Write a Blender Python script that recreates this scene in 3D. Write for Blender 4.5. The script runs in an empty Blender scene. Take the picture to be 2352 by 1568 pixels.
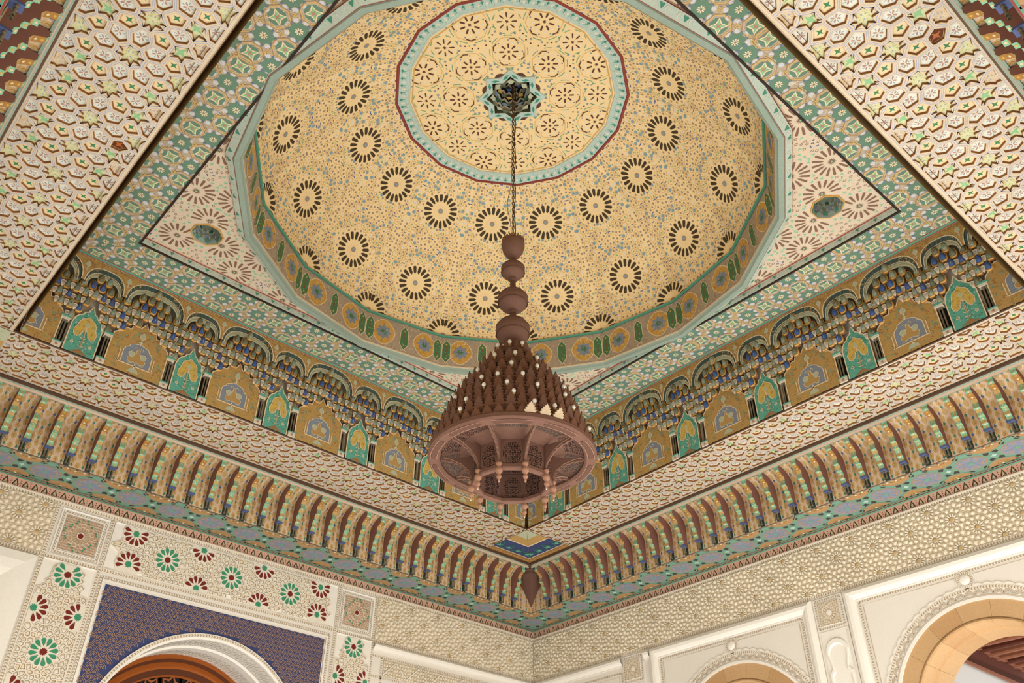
import bpy, math, random
from mathutils import Matrix, Vector
PI=math.pi; sin=math.sin; cos=math.cos
rnd=random.Random(7)
SC=bpy.context.scene; COL=SC.collection
# ---------------------------------------------------------------- camera
CAMPOS=(7.3338,7.7839,0.0)
R_=Vector((-0.7435,0.6687,0.0033)); U_=Vector((0.3992,0.4399,0.8044)); F_=Vector((-0.5365,-0.5994,0.5940))
cd=bpy.data.cameras.new('camera'); cam=bpy.data.objects.new('camera',cd); COL.objects.link(cam)
cd.sensor_width=36; cd.lens=2000.29*36/2352; cd.clip_start=0.02; cd.clip_end=100
cam.matrix_world=Matrix(((R_.x,U_.x,-F_.x,CAMPOS[0]),(R_.y,U_.y,-F_.y,CAMPOS[1]),(R_.z,U_.z,-F_.z,CAMPOS[2]),(0,0,0,1)))
SC.camera=cam
# ---------------------------------------------------------------- world, lights, exposure
w=bpy.data.worlds.new('world'); SC.world=w; w.use_nodes=True
bg=w.node_tree.nodes['Background']; bg.inputs[0].default_value=(0.86,0.93,1.0,1); bg.inputs[1].default_value=1.6
SC.view_settings.view_transform='Standard'; SC.view_settings.look='None'
SC.view_settings.gamma=1; SC.view_settings.use_curve_mapping=False; SC.view_settings.exposure=0.0
def area(name,loc,to,sx,sy,e,c=(1,.98,.95)):
    l=bpy.data.lights.new(name,'AREA'); l.shape='RECTANGLE'; l.size=sx; l.size_y=sy; l.energy=e; l.color=c
    o=bpy.data.objects.new(name,l); COL.objects.link(o); o.location=loc
    o.rotation_euler=(Vector(to)-Vector(loc)).to_track_quat('-Z','Y').to_euler(); return o
area('daylight_from_floor',(3.6,4.6,-1.5),(3.6,4.6,5),6.6,6.0,275)
area('daylight_from_courtyard_arch',(2.2,7.0,-1.3),(2.6,5.4,5),3.2,1.6,110,(1,.99,.96))
area('added_wall_fill_back',(7.7,3.6,-.2),(0,3.4,2.4),4.5,1.8,62,(1,.985,.96))  # unseen fill lamp added to brighten the right wall, no window here
area('added_wall_fill_front',(3.2,7.8,-.2),(3.2,0,2.4),4.5,1.8,62,(1,.985,.96))  # second added fill, brightens the left wall; this wall has no opening
area('daylight_veranda',(-2.2,6.6,-0.6),(-1.9,4.3,2.6),1.6,2.5,42,(1,.98,.95))
# ---------------------------------------------------------------- dimensions
LX,LY=8.0,8.085; CX,CY=4.0,4.0425
ZW,ZS=3.384,3.479; O1,O2,O3,O4,O5=0.474,0.676,1.355,1.47,1.891
ZB,ZF,ZC,ZSP=3.921,3.955,4.826,4.895
LEN=[LX,LY,LY,LX]
def SP(s,a,o,z):
    return ((a,o,z),(o,a,z),(LX-o,a,z),(a,LY-o,z))[s]
def hor(s,z0): return lambda a,b,h: SP(s,a,b,z0-h)
def ver(s,o0): return lambda a,b,h: SP(s,a,o0+h,b)
SN=['left','right','back','front']     # A left wall, B right wall, C behind on the left, D behind on the right
# ---------------------------------------------------------------- materials
PAL=dict(
 cream=(232,222,202), plaster=(238,232,220), plaster2=(232,225,212), tan=(196,172,138), braid=(176,150,118), braidd=(150,122,92),
 relief=(234,222,196), reliefd=(212,192,158), ochre=(208,172,110),
 soffit=(206,186,154), lilac=(152,158,186), rim=(206,162,108), wellw=(148,96,54), palew=(210,212,198), paleg=(200,202,150), grn=(132,188,132), grnd=(56,128,82), orang=(224,200,150), petal=(176,130,112), yell=(214,176,74),
 dome=(238,210,156), domel=(214,166,88), dpet=(72,58,38), mauve=(158,138,122), bluegr=(126,160,172), dgreen=(116,172,124), dwhite=(226,222,206), dblue=(62,88,164),
 red=(122,52,46), cyanp=(176,206,196), teal=(64,150,122), bpet=(98,62,50), bluel=(124,148,164),
 drum=(172,152,128), drumg=(140,132,124), gold=(208,158,66), goldd=(172,120,52), cart=(74,122,76), cblue=(124,138,158), outl=(232,208,168),
 mould=(140,158,142), mouldl=(186,202,188), scroll=(190,206,190), tealg=(70,150,120), brown=(92,66,48), dark=(34,26,22), redl=(150,64,54), greenl=(88,154,126),
 carp=(180,164,138), carpg=(98,136,112), carpl=(212,176,98), carpw=(196,200,206), carpb=(98,124,146), carpx=(160,132,104),
 spand=(212,192,164), spb=(132,96,76), spg=(126,196,156), blue=(58,72,150),
 fgold=(186,146,80), fyel=(208,166,70), fbr=(160,112,66), fteal=(88,170,148), fpale=(178,184,150), rope=(72,92,84), rope2=(110,124,108), bird=(126,138,154), blue2=(56,84,138), olive=(104,108,82),gryg=(132,140,116), dgr=(52,104,74), orim=(216,160,72), fan=(220,206,182), fanl=(72,56,44),
 corb=(200,162,100), corbp=(212,180,150), diam=(72,134,104), diab=(78,104,138), pink=(148,98,84), mint=(130,188,150), cblu=(80,94,146), col=(120,110,84),
 medb=(132,140,168), medt=(112,158,136), medd=(70,62,58), medg=(178,136,88), merl=(214,164,138), merd=(70,56,38),
 bluep=(54,66,116), copper=(178,134,90), green2=(66,148,112), red2=(122,46,42), brn2=(196,160,126),
 stone=(198,160,114), stone2=(190,150,104), woodo=(166,88,30), woodd=(96,46,20), beam=(112,54,34), beaml=(168,100,68),
 terra=(122,84,68), terrad=(104,70,56), terral=(172,124,96), rust=(120,78,56), hole=(36,24,22), hole2=(52,66,58), chain=(104,74,44), bulb=(240,236,224), gutter=(52,38,30), floor=(150,140,126))
ROUGH=dict(green2=.25,red2=.25,bulb=.15,woodo=.4,brown=.5,chain=.4)
BUMPY={'stone','stone2','terra','terrad','terral','rust','mould'}
_m={}
def lin(c):
    c=c/255.; return c/12.92 if c<=.04045 else ((c+.055)/1.055)**2.4
def mat(n):
    if n in _m: return _m[n]
    m=bpy.data.materials.new(n); _m[n]=m; m.use_nodes=True; nt=m.node_tree; b=nt.nodes['Principled BSDF']
    g=sum(PAL[n])/3; k_=.97 if n in ('dome','green2','red2','stone','stone2','woodo') else .86; c=[lin(g+(x-g)*k_) for x in PAL[n]]
    tc=nt.nodes.new('ShaderNodeTexCoord'); no=nt.nodes.new('ShaderNodeTexNoise'); no.inputs['Scale'].default_value=2.3; no.inputs['Detail'].default_value=6
    n2=nt.nodes.new('ShaderNodeTexNoise'); n2.inputs['Scale'].default_value=60; n2.inputs['Detail'].default_value=2
    nt.links.new(tc.outputs['Object'],no.inputs['Vector']); nt.links.new(tc.outputs['Object'],n2.inputs['Vector'])
    ad=nt.nodes.new('ShaderNodeMath'); ad.operation='ADD'; nt.links.new(no.outputs['Fac'],ad.inputs[0]); nt.links.new(n2.outputs['Fac'],ad.inputs[1])
    mr=nt.nodes.new('ShaderNodeMapRange'); mr.inputs['From Min'].default_value=.6; mr.inputs['From Max'].default_value=1.4; nt.links.new(ad.outputs[0],mr.inputs[0])
    mx=nt.nodes.new('ShaderNodeMix'); mx.data_type='RGBA'; nt.links.new(mr.outputs[0],mx.inputs['Factor'])
    v=.06 if n in('plaster','plaster2','cream','dome') else .13
    mx.inputs['A'].default_value=(c[0]*(1-v),c[1]*(1-v*1.1),c[2]*(1-v*1.25),1); mx.inputs['B'].default_value=(min(1,c[0]*(1+v*.5)),min(1,c[1]*(1+v*.5)),min(1,c[2]*(1+v*.5)),1)
    nt.links.new(mx.outputs['Result'],b.inputs['Base Color'])
    b.inputs['Roughness'].default_value=ROUGH.get(n,.75); b.inputs['Specular IOR Level'].default_value=.25
    if n in BUMPY:
        bp=nt.nodes.new('ShaderNodeBump'); bp.inputs['Strength'].default_value=.35; bp.inputs['Distance'].default_value=.004
        nt.links.new(n2.outputs['Fac'],bp.inputs['Height']); nt.links.new(bp.outputs[0],b.inputs['Normal'])
    return m
# ---------------------------------------------------------------- mesh builder
class MB:
    def __init__(s): s.v=[]; s.f=[]; s.m=[]; s.n=[]
    def mi(s,n):
        if n not in s.n: s.n.append(n)
        return s.n.index(n)
    def face(s,pts,m):
        k=len(s.v); s.v+=pts; s.f.append(tuple(range(k,k+len(pts)))); s.m.append(s.mi(m))
    def loops(s,loops,mats,cap0=None,cap1=None,closed=True):
        n=len(loops[0]); k=len(s.v)
        for l in loops: s.v+=l
        for i in range(len(loops)-1):
            q=s.mi(mats if isinstance(mats,str) else mats[i])
            for j in range(n if closed else n-1):
                a=k+i*n+j; b=k+i*n+(j+1)%n; s.f.append((a,b,b+n,a+n)); s.m.append(q)
        if cap0: s.f.append(tuple(range(k,k+n))); s.m.append(s.mi(cap0))
        if cap1: e=k+(len(loops)-1)*n; s.f.append(tuple(range(e,e+n))); s.m.append(s.mi(cap1))
    def box(s,P,a0,a1,b0,b1,h0,h1,m):
        lo=[P(a0,b0,h0),P(a1,b0,h0),P(a1,b1,h0),P(a0,b1,h0)]; hi=[P(a0,b0,h1),P(a1,b0,h1),P(a1,b1,h1),P(a0,b1,h1)]
        s.loops([lo,hi],m,m,m)
    def build(s,name,parent=None,smooth=False):
        me=bpy.data.meshes.new(name); me.from_pydata([tuple(p) for p in s.v],[],s.f)
        for n in s.n: me.materials.append(mat(n))
        me.polygons.foreach_set('material_index',s.m)
        if smooth: me.polygons.foreach_set('use_smooth',[True]*len(s.f))
        me.update(); o=bpy.data.objects.new(name,me); COL.objects.link(o)
        if parent: o.parent=parent
        return o
def tag(o,label,cat,group=None,kind=None):
    if label: o['label']=label
    if cat: o['category']=cat
    if group: o['group']=group
    if kind: o['kind']=kind
    return o
def struct(o): o['kind']='structure'; return o
def empty(name,loc=(0,0,0),rz=0):
    o=bpy.data.objects.new(name,None); COL.objects.link(o); o.location=loc; o.rotation_euler=(0,0,rz); o.empty_display_size=.1; return o
def copy_tree(o,parent=None):
    c=o.copy(); COL.objects.link(c); c.parent=parent
    for ch in list(o.children): copy_tree(ch,c)
    return c
# ---------------------------------------------------------------- 2d shapes
def ngon(cx,cy,r,n,rot=0,ry=None): 
    ry=ry or r; return [(cx+r*cos(rot+2*PI*i/n),cy+ry*sin(rot+2*PI*i/n)) for i in range(n)]
def star(cx,cy,R,r,n,rot=0): return [(cx+(R if i%2==0 else r)*cos(rot+PI*i/n),cy+(R if i%2==0 else r)*sin(rot+PI*i/n)) for i in range(2*n)]
def rect(a0,a1,b0,b1): return [(a0,b0),(a1,b0),(a1,b1),(a0,b1)]
def xf(poly,cx,cy,rot=0,s=1,mx=1):
    c,q=cos(rot),sin(rot); return [(cx+s*(x*mx*c-y*q),cy+s*(x*mx*q+y*c)) for x,y in poly]
def clipc(poly,cl):
    # Sutherland-Hodgman against a convex polygon
    if cl is None: return poly
    ar=sum(cl[i][0]*cl[(i+1)%len(cl)][1]-cl[(i+1)%len(cl)][0]*cl[i][1] for i in range(len(cl)))
    sg=1 if ar>0 else -1
    for i in range(len(cl)):
        ax,ay=cl[i]; bx,by=cl[(i+1)%len(cl)]; nx,ny=-(by-ay)*sg,(bx-ax)*sg; out=[]
        if not poly: return []
        for j in range(len(poly)):
            p=poly[j]; q=poly[(j+1)%len(poly)]
            dp=(p[0]-ax)*nx+(p[1]-ay)*ny; dq=(q[0]-ax)*nx+(q[1]-ay)*ny
            if dp>=0: out.append(p)
            if (dp>=0)!=(dq>=0): t=dp/(dp-dq); out.append((p[0]+t*(q[0]-p[0]),p[1]+t*(q[1]-p[1])))
        poly=out
    return poly
def paint(mb,P,poly,h,m,cl=None):
    poly=clipc(poly,cl)
    if len(poly)>=3: mb.face([P(x,y,h) for x,y in poly],m)
def ringp(mb,P,outer,inner,h,m,cl=None):
    n=len(outer)
    for i in range(n): paint(mb,P,[outer[i],outer[(i+1)%n],inner[(i+1)%n],inner[i]],h,m,cl)
def stroke(mb,P,pts,w,h,m,closed=False,cl=None,h2=None):
    n=len(pts); L=[];Rr=[]
    for i in range(n):
        a=pts[(i-1)%n] if (closed or i>0) else pts[i]; b=pts[(i+1)%n] if (closed or i<n-1) else pts[i]
        dx,dy=b[0]-a[0],b[1]-a[1]; l=math.hypot(dx,dy) or 1; nx,ny=-dy/l*w/2,dx/l*w/2
        L.append((pts[i][0]+nx,pts[i][1]+ny)); Rr.append((pts[i][0]-nx,pts[i][1]-ny))
    for i in range(n if closed else n-1):
        j=(i+1)%n; paint(mb,P,[L[i],L[j],Rr[j],Rr[i]],h,m,cl)
def arc(cx,cy,r,a0,a1,n=8,ry=None): return [(cx+r*cos(a0+(a1-a0)*i/n),cy+(ry or r)*sin(a0+(a1-a0)*i/n)) for i in range(n+1)]
def petal(cx,cy,r0,r1,ang,w):
    c,q=cos(ang),sin(ang); L=[(r0,0),(r0+(r1-r0)*.25,w*.42),(r1-w*.25,w*.5),(r1,w*.22),(r1,-w*.22),(r1-w*.25,-w*.5),(r0+(r1-r0)*.25,-w*.42)]
    return [(cx+x*c-y*q,cy+x*q+y*c) for x,y in L]
def rosette(mb,P,cx,cy,r0,r1,n,w,h,m,rot=0,cl=None):
    for i in range(n): paint(mb,P,petal(cx,cy,r0,r1,rot+2*PI*i/n,w),h,m,cl)
# ---------------------------------------------------------------- voronoi
def voronoi(sites,reach,bound=None):
    g={}
    for i,s in enumerate(sites): g.setdefault((int(s[0]//reach),int(s[1]//reach)),[]).append(i)
    out=[]
    for i,s in enumerate(sites):
        x,y=s[0],s[1]; poly=[(x-reach,y-reach),(x+reach,y-reach),(x+reach,y+reach),(x-reach,y+reach)]
        gx,gy=int(x//reach),int(y//reach); nb=[]
        for p in range(gx-2,gx+3):
            for q in range(gy-2,gy+3):
                for j in g.get((p,q),()):
                    if j!=i: nb.append(((sites[j][0]-x)**2+(sites[j][1]-y)**2,j))
        nb.sort()
        for d2,j in nb[:26]:
            jx,jy=sites[j][0],sites[j][1]; mx,my=(x+jx)/2,(y+jy)/2; nx,ny=x-jx,y-jy; o=[]
            for k in range(len(poly)):
                a=poly[k]; b=poly[(k+1)%len(poly)]
                da=(a[0]-mx)*nx+(a[1]-my)*ny; db=(b[0]-mx)*nx+(b[1]-my)*ny
                if da>=0: o.append(a)
                if (da>=0)!=(db>=0): t=da/(da-db); o.append((a[0]+t*(b[0]-a[0]),a[1]+t*(b[1]-a[1])))
            poly=o
            if not poly: break
        if bound: poly=clipc(poly,bound)
        # drop very short edges
        if poly:
            q=[p for k,p in enumerate(poly) if math.hypot(p[0]-poly[k-1][0],p[1]-poly[k-1][1])>reach*.02]; poly=q
        out.append(poly if len(poly)>=3 else None)
    return out
def relief(mb,P,cells,sites,spec):
    """each cell: nested loops (scale,height,material,notch) from the shared edge inwards, then a floor"""
    for poly,s in zip(cells,sites):
        if not poly: continue
        sp=spec[s[2]]; n=len(poly); cx=sum(p[0] for p in poly)/n; cy=sum(p[1] for p in poly)/n
        if sp.get('star'):
            base=[]
            for i in range(n):
                a=poly[i]; b=poly[(i+1)%n]; base+=[a,((a[0]+b[0])/2,(a[1]+b[1])/2)]
        else: base=poly
        loops=[[P(x,y,sp.get('h0',0)) for x,y in base]]; mats=[]
        for (sc,h,m,nt) in sp['loops']:
            l=[]
            for i,(x,y) in enumerate(base):
                k=sc*(nt if (sp.get('star') and i%2==1) else 1); l.append(P(cx+(x-cx)*k,cy+(y-cy)*k,h))
            loops.append(l); mats.append(m)
        mb.loops(loops,mats,None,sp['floor'])
        if 'deco' in sp:
            h=sp['loops'][-1][1]+.0012; R=math.sqrt(abs(sum(poly[i][0]*poly[(i+1)%n][1]-poly[(i+1)%n][0]*poly[i][1] for i in range(n)))/2/PI)
            sp['deco'](mb,P,cx,cy,R,h)
def braid(mb,P,pts,w=.026,h=.004,closed=False,pale='cream'):
    """carved rope border along a straight or curved path"""
    n=len(pts)
    stroke(mb,P,pts,w*1.25,h,pale,closed)
    for i in range(n if closed else n-1):
        a=pts[i]; b=pts[(i+1)%n]; L=math.hypot(b[0]-a[0],b[1]-a[1]); k=max(1,round(L/.024)); ux,uy=(b[0]-a[0])/L,(b[1]-a[1])/L; st=L/k
        for j in range(k):
            for sg in (-1,1):
                c0=(j+.5)*st; d=[(c0-st*.42,sg*w*.02),(c0-st*.05,sg*w*.44),(c0+st*.36,sg*w*.44),(c0+st*.02,sg*w*.02)]
                paint(mb,P,[(a[0]+ux*x-uy*y,a[1]+uy*x+ux*y) for x,y in d],h+.0008,'braid')
def moulding(mb,P,pts,w,steps,closed=False):
    """steps: (offset fraction across width, height) profile swept with mitres along pts"""
    n=len(pts); rows=[]
    for fr,h in steps:
        row=[]
        for i in range(n):
            a=pts[i-1] if (closed or i>0) else None; b=pts[(i+1)%n] if (closed or i<n-1) else None; p=pts[i]
            def nr(p,q): d=math.hypot(q[0]-p[0],q[1]-p[1]); return (-(q[1]-p[1])/d,(q[0]-p[0])/d)
            if a and b:
                n1=nr(a,p); n2=nr(p,b); k=1/(1+n1[0]*n2[0]+n1[1]*n2[1]); nx,ny=(n1[0]+n2[0])*k,(n1[1]+n2[1])*k
            else: nx,ny=nr(a,p) if a else nr(p,b)
            row.append(P(p[0]+nx*w*fr,p[1]+ny*w*fr,h))
        rows.append(row)
    mb.loops(rows,'plaster',closed=closed)
PA,PB=ver(0,0),ver(1,0)
ROUND=[(0,0),(0,.012),(.08,.03),(.35,.045),(.6,.04),(.8,.024),(.9,.012),(1,.012),(1,0)]
# ---- walls with arched openings
def wall_with_arches(mb,s,L,arches,ztop,zbot,m='plaster2',notch=28):
    P=ver(s,0); x=0
    for (c,z0,r) in sorted(arches):
        mb.face([P(x,zbot,0),P(c-r,zbot,0),P(c-r,ztop,0),P(x,ztop,0)],m)
        pts=[(c-r*cos(PI*i/notch),z0+r*sin(PI*i/notch)) for i in range(notch+1)]
        for i in range(notch):
            a,b=pts[i],pts[i+1]; mb.face([P(a[0],a[1],0),P(b[0],b[1],0),P(b[0],ztop,0),P(a[0],ztop,0)],m)
        x=c+r
    mb.face([P(x,zbot,0),P(L,zbot,0),P(L,ztop,0),P(x,ztop,0)],m)
DOORC=(3.97,1.53,1.0); ARC=[(0.50,1.69,.80),(2.82,1.69,.80),(5.14,1.69,.80),(7.2,1.69,.80)][1:3]
mb=MB(); wall_with_arches(mb,0,LX,[DOORC],ZW,-1.6); wl=struct(mb.build('wall_left'))
mb=MB(); wall_with_arches(mb,1,LY,ARC,ZW,-1.6); wr=struct(mb.build('wall_right'))
for s in (2,3):
    mb=MB(); P=ver(s,0); mb.face([P(0,-1.6,0),P(LEN[s],-1.6,0),P(LEN[s],ZW,0),P(0,ZW,0)],'plaster2'); struct(mb.build('wall_'+SN[s]))
mb=MB(); mb.box(lambda a,b,h:(a,b,h),-4,LX,-1.5,LY+1,-1.7,-1.6,'floor'); struct(mb.build('floor'))
# ---- carved plaster star band
def band_sites(a0,a1,phase,z0,z1):
    S=[]; P_,H=.365,.2515; tile=[]
    for cx,cy in ((0,0),(P_/2,H/2)):
        tile.append((cx,cy,'c'))
        for k in range(12): tile.append((cx+.040*cos(2*PI*k/12),cy+.040*sin(2*PI*k/12),'p'))
        for k in range(12):
            q=(cx+.083*cos(2*PI*(k+.5)/12),cy+.083*sin(2*PI*(k+.5)/12),'q')
            if all(math.hypot(q[0]-t[0],q[1]-t[1])>.026 for t in tile): tile.append(q)
    for x,y in ((.182,.0),(0,.1258),(.13,.012),(.235,.012),(.0525,.1258),(-.0525,.1258),(.182,.035),(.182,-.035)):
        if all(min(math.hypot(x-t[0]-i*P_,y-t[1]-j*H) for i in(-1,0,1) for j in (-1,0,1))>.026 for t in tile): tile.append((x,y,'q'))
    for i in range(int((a0-phase)/P_)-1,int((a1-phase)/P_)+3):
        for j in (-2,-1,0,1,2):
            for t in tile:
                x=phase+i*P_+t[0]; y=3.178+j*H+t[1]
                if a0-.01<x<a1+.01 and z0-.01<y<z1+.01: S.append((x,y,t[2]))
    return S
BSP={'c':dict(loops=[(.8,.006,'relief',1),(.55,.008,'ochre',1)],floor='ochre'),
     'p':dict(loops=[(.86,-.001,'relief',1),(.74,.0,'reliefd',1),(.5,.012,'relief',1),(.3,.014,'relief',1)],floor='relief',h0=.006),
     'q':dict(loops=[(.86,-.001,'relief',1),(.72,.0,'reliefd',1),(.5,.015,'relief',1),(.22,.019,'relief',1)],floor='relief',h0=.006)}
def star_band(s,a0,a1,z0,z1,phase):
    mb=MB(); P=ver(s,.004); S=band_sites(a0,a1,phase,z0,z1)
    relief(mb,P,voronoi(S,.08,rect(a0,a1,z0,z1)),S,BSP); return mb
tr=0
def trim(mb,cat=None):
    global tr; tr+=1; return struct(mb.build('trim_%d'%tr))
o=star_band(1,.02,LY-.02,2.90,3.35,.079).build('carved_star_band'); tag(o,'long cream band carved with small stars along the whole right wall','carved band')
o=star_band(0,.02,2.285,2.90,3.35,.2).build('carved_star_band'); tag(o,'cream star-carved band on the left wall between room corner and nearest square inset','carved band')
o=star_band(0,5.65,LX-.02,2.90,3.35,.08).build('carved_star_band'); tag(o,'cream star-carved plaster band at the far left edge beyond the green-dotted square inset','carved band')
# borders
mb=MB(); braid(mb,PB,[(0.01,3.364),(LY,3.364)]); braid(mb,PB,[(0.01,2.884),(LY,2.884)]); trim(mb)
mb=MB()
braid(mb,PA,[(0.01,3.36),(LX,3.36)]); braid(mb,PA,[(0.01,2.884),(LX,2.884)])
for x in (5.632,5.158,2.76,2.302): braid(mb,PA,[(x,3.345),(x,.5)],h=.0055)
trim(mb)
# ---- coloured pierced lattice panels on the left wall
def ros_sites(S,cx,cy,pc,pp,r1=.030,r2=.079,r3=.148):
    S.append((cx,cy,pc)); 
    for k in range(12): S.append((cx+r2*cos(2*PI*(k+.5)/12),cy+r2*sin(2*PI*(k+.5)/12),pp))
    for k in range(12): S.append((cx+r3*cos(2*PI*k/12),cy+r3*sin(2*PI*k/12),'k'))
def lat(glass): return dict(loops=[(.85,.010,'cream',1),(.82,.0,'tan',1)],floor=glass,h0=.010)
LSP={'gp':lat('green2'),'rp':lat('red2'),
 'rc':dict(loops=[(.92,.010,'cream',.8),(.90,.0,'tan',.8)],floor='red2',h0=.010,star=True),'gc':dict(loops=[(.92,.010,'cream',.8),(.90,.0,'tan',.8)],floor='green2',h0=.010,star=True),
 'k':dict(loops=[(.80,.010,'cream',1),(.72,.0,'reliefd',1),(.6,.006,'plaster2',1),(.3,.012,'cream',1)],floor='cream',h0=.010),
 't':dict(loops=[(.74,.010,'cream',1),(.70,.0,'reliefd',1),(.5,.003,'ochre',1)],floor='relief',h0=.010)}
def lattice_panel(label,P,a0,a1,b0,b1,ros,outline):
    root=empty('lattice_panel'); tag(root,label,'lattice panel','pierced panels with red and green rosettes')
    mb=MB(); paint(mb,P,rect(a0,a1,b0,b1),.004,'plaster'); moulding(mb,P,[(a0,b0),(a1,b0),(a1,b1),(a0,b1)],.012,[(0,0),(0,.012),(1,.006),(1,.004)],True); mb.build('panel_ground',root)
    S=[]
    for cx,cy,t in ros: ros_sites(S,cx,cy,'rc' if t=='g' else 'gc',t+'p')
    x=min(p[0] for p in outline)
    while x<max(p[0] for p in outline):
        y=min(p[1] for p in outline)
        while y<max(p[1] for p in outline):
            q=(x+rnd.uniform(-.006,.006),y+rnd.uniform(-.006,.006))
            if all(math.hypot(q[0]-s_[0],q[1]-s_[1])>.034 for s_ in S if abs(q[0]-s_[0])<.05): S.append((q[0],q[1],rnd.choice('ktk')))
            y+=.021
        x+=.021
    T=[s_ for s_ in S if a0<s_[0]<a1 and b0<s_[1]<b1]
    cells=voronoi(T,.09,rect(a0+.012,a1-.012,b0+.012,b1-.012))
    def inside(c):
        x=sum(p[0] for p in c)/len(c); y=sum(p[1] for p in c)/len(c); r=False
        for i in range(len(outline)):
            (x1,y1),(x2,y2)=outline[i-1],outline[i]
            if (y1>y)!=(y2>y) and x<(x2-x1)*(y-y1)/(y2-y1)+x1: r=not r
        return r
    cells=[c if c and inside(c) and t_[2] in 'kt' else None for c,t_ in zip(cells,T)]
    mb=MB(); Q=lambda a,b,h:P(a,b,h+.006); relief(mb,Q,cells,T,LSP)
    for c in cells:
        if c:
            mb.loops([[P(x,y,.004) for x,y in c],[P(x,y,.016) for x,y in c]],'cream')
    cr=rect(a0+.014,a1-.014,b0+.014,b1-.014)
    for cx,cy,t in ros:
        G,C=('green2','red2') if t=='g' else ('red2','green2'); D=clipc(ngon(cx,cy,.117,24),cr)
        if len(D)<3: continue
        mb.loops([[P(x,y,.004) for x,y in D],[P(x,y,.0165) for x,y in D]],'cream',None,'cream')
        for k in range(12):
            th=2*PI*(k+.5)/12; c_,q_=cos(th),sin(th)
            L=lambda f:[(cx+x*c_-y*q_,cy+x*q_+y*c_) for x,y in ((.078+(u-.078)*f,v*f) for u,v in ((.042,0),(.072,.0135),(.094,.0185),(.108,.0115),(.111,0),(.108,-.0115),(.094,-.0185),(.072,-.0135)))]
            o_=clipc(L(1.12),cr)
            if len(o_)<8: continue
            i_=L(1.0); mb.loops([[P(x,y,.017) for x,y in L(1.12)],[P(x,y,.021) for x,y in L(1.06)],[P(x,y,.0185) for x,y in i_]],'cream',None,G)
        s0=clipc(star(cx,cy,.033,.024,12),cr)
        if len(s0)>3: mb.face([P(x,y,.0185) for x,y in s0],C)
    mb.build('lattice',root); return root
a0,a1,b0,b1=2.79,5.135,2.902,3.335
ros=[(3.965+i*.637,3.1165,'g') for i in (-1,0,1)]+[(3.965+i*.637,3.1165+j*.183,'r') for i in (-.5,.5) for j in (-1,1)]+[(4.935,3.27,'r'),(4.935,2.985,'r'),(3.0,3.27,'r'),(3.0,2.985,'r')]
lattice_panel('long horizontal white lattice panel with red and green rosettes above the blue arch surround',PA,a0,a1,b0,b1,ros,
 [(2.90,2.93),(5.0,2.93),(5.04,3.0),(5.07,3.05),(5.07,3.18),(5.03,3.25),(4.98,3.31),(2.94,3.31),(2.9,3.25),(2.86,3.18),(2.86,3.05),(2.88,2.99)])
for x0,x1,lb in ((5.172,5.618,'vertical lattice panel with red and green rosettes, left of the blue arch surround'),(2.316,2.746,'vertical lattice panel with red and green rosettes, between blue surround and room corner')):
    c=(x0+x1)/2; ros=[(c,2.765-i*.637,'g') for i in range(4)]+[(c+j*.178,2.4465-i*.637,'r') for i in range(3) for j in (-1,1)]
    lattice_panel(lb,PA,x0,x1,.6,2.868,ros,[(c-.205,.6),(c+.205,.6),(c+.205,2.56),(c+.17,2.62),(c+.14,2.72),(c+.12,2.8),(c+.06,2.84),(c-.06,2.84),(c-.12,2.8),(c-.14,2.72),(c-.17,2.62),(c-.205,2.56)])
# ---- square insets
QSP={'rc':dict(loops=[(.8,.004,'cream',1)],floor='red2'),'pt':dict(loops=[(.88,.006,'cream',1),(.62,.001,'brn2',1)],floor='tan'),
 'gd':dict(loops=[(.62,.006,'brn2',1)],floor='green2'),'bd':dict(loops=[(.80,.006,'cream',1),(.55,.001,'brn2',1)],floor='brn2')}
def square_inset(label,P,cx,cz,hw,specs=QSP,root_name='square_inset',inner=.155):
    root=empty(root_name); tag(root,label,'inset panel','square carved insets')
    mb=MB(); Q=lambda a,b,h:P(cx+a,cz+b,h)
    moulding(mb,Q,[(-hw,-hw),(hw,-hw),(hw,hw),(-hw,hw)],.014,[(0,0),(0,.012),(1,.006),(1,.003)],True)
    braid(mb,Q,[(-hw+.032,-hw+.032),(hw-.032,-hw+.032),(hw-.032,hw-.032),(-hw+.032,hw-.032)],closed=True)
    k=inner+.012; stroke(mb,Q,[(-k,-k),(k,-k),(k,k),(-k,k)],.014,.006,'plaster',True); mb.build('frame',root)
    S=[(0,0,'rc')]+[(.058*cos(2*PI*(i+.5)/16),.058*sin(2*PI*(i+.5)/16),'pt') for i in range(16)]
    S+=[(.098*cos(2*PI*i/16),.098*sin(2*PI*i/16),'bd') for i in range(16)]
    n=14
    for i in range(n):
        for j in range(n):
            x=-inner+(i+.5+.5*(j%2)-.25)*2*inner/n; y=-inner+(j+.5)*2*inner/n
            if all(math.hypot(x-s[0],y-s[1])>.017 for s in S) and math.hypot(x,y)>.10:
                d=abs(abs(x)+abs(y)-.165); S.append((x,y,'gd' if d<.014 else 'bd'))
    mb=MB(); relief(mb,lambda a,b,h:Q(a,b,h+.004),voronoi(S,.05,rect(-inner,inner,-inner,inner)),S,specs); mb.build('sunburst_relief',root); return root
square_inset('green-dotted square inset with red centre, at the left end of the long lattice panel',PA,5.388,3.118,.208)
square_inset('green-dotted square inset with red centre, at the corner end of the long lattice panel',PA,2.530,3.118,.208)
CSP={'rc':dict(loops=[(.8,.004,'cream',1)],floor='plaster'),'pt':dict(loops=[(.86,.006,'cream',1),(.6,.001,'tan',1)],floor='cream'),
 'gd':dict(loops=[(.7,.008,'cream',1),(.5,.0,'reliefd',1)],floor='relief'),'bd':dict(loops=[(.72,.008,'cream',1),(.5,.0,'reliefd',1)],floor='cream')}
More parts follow.
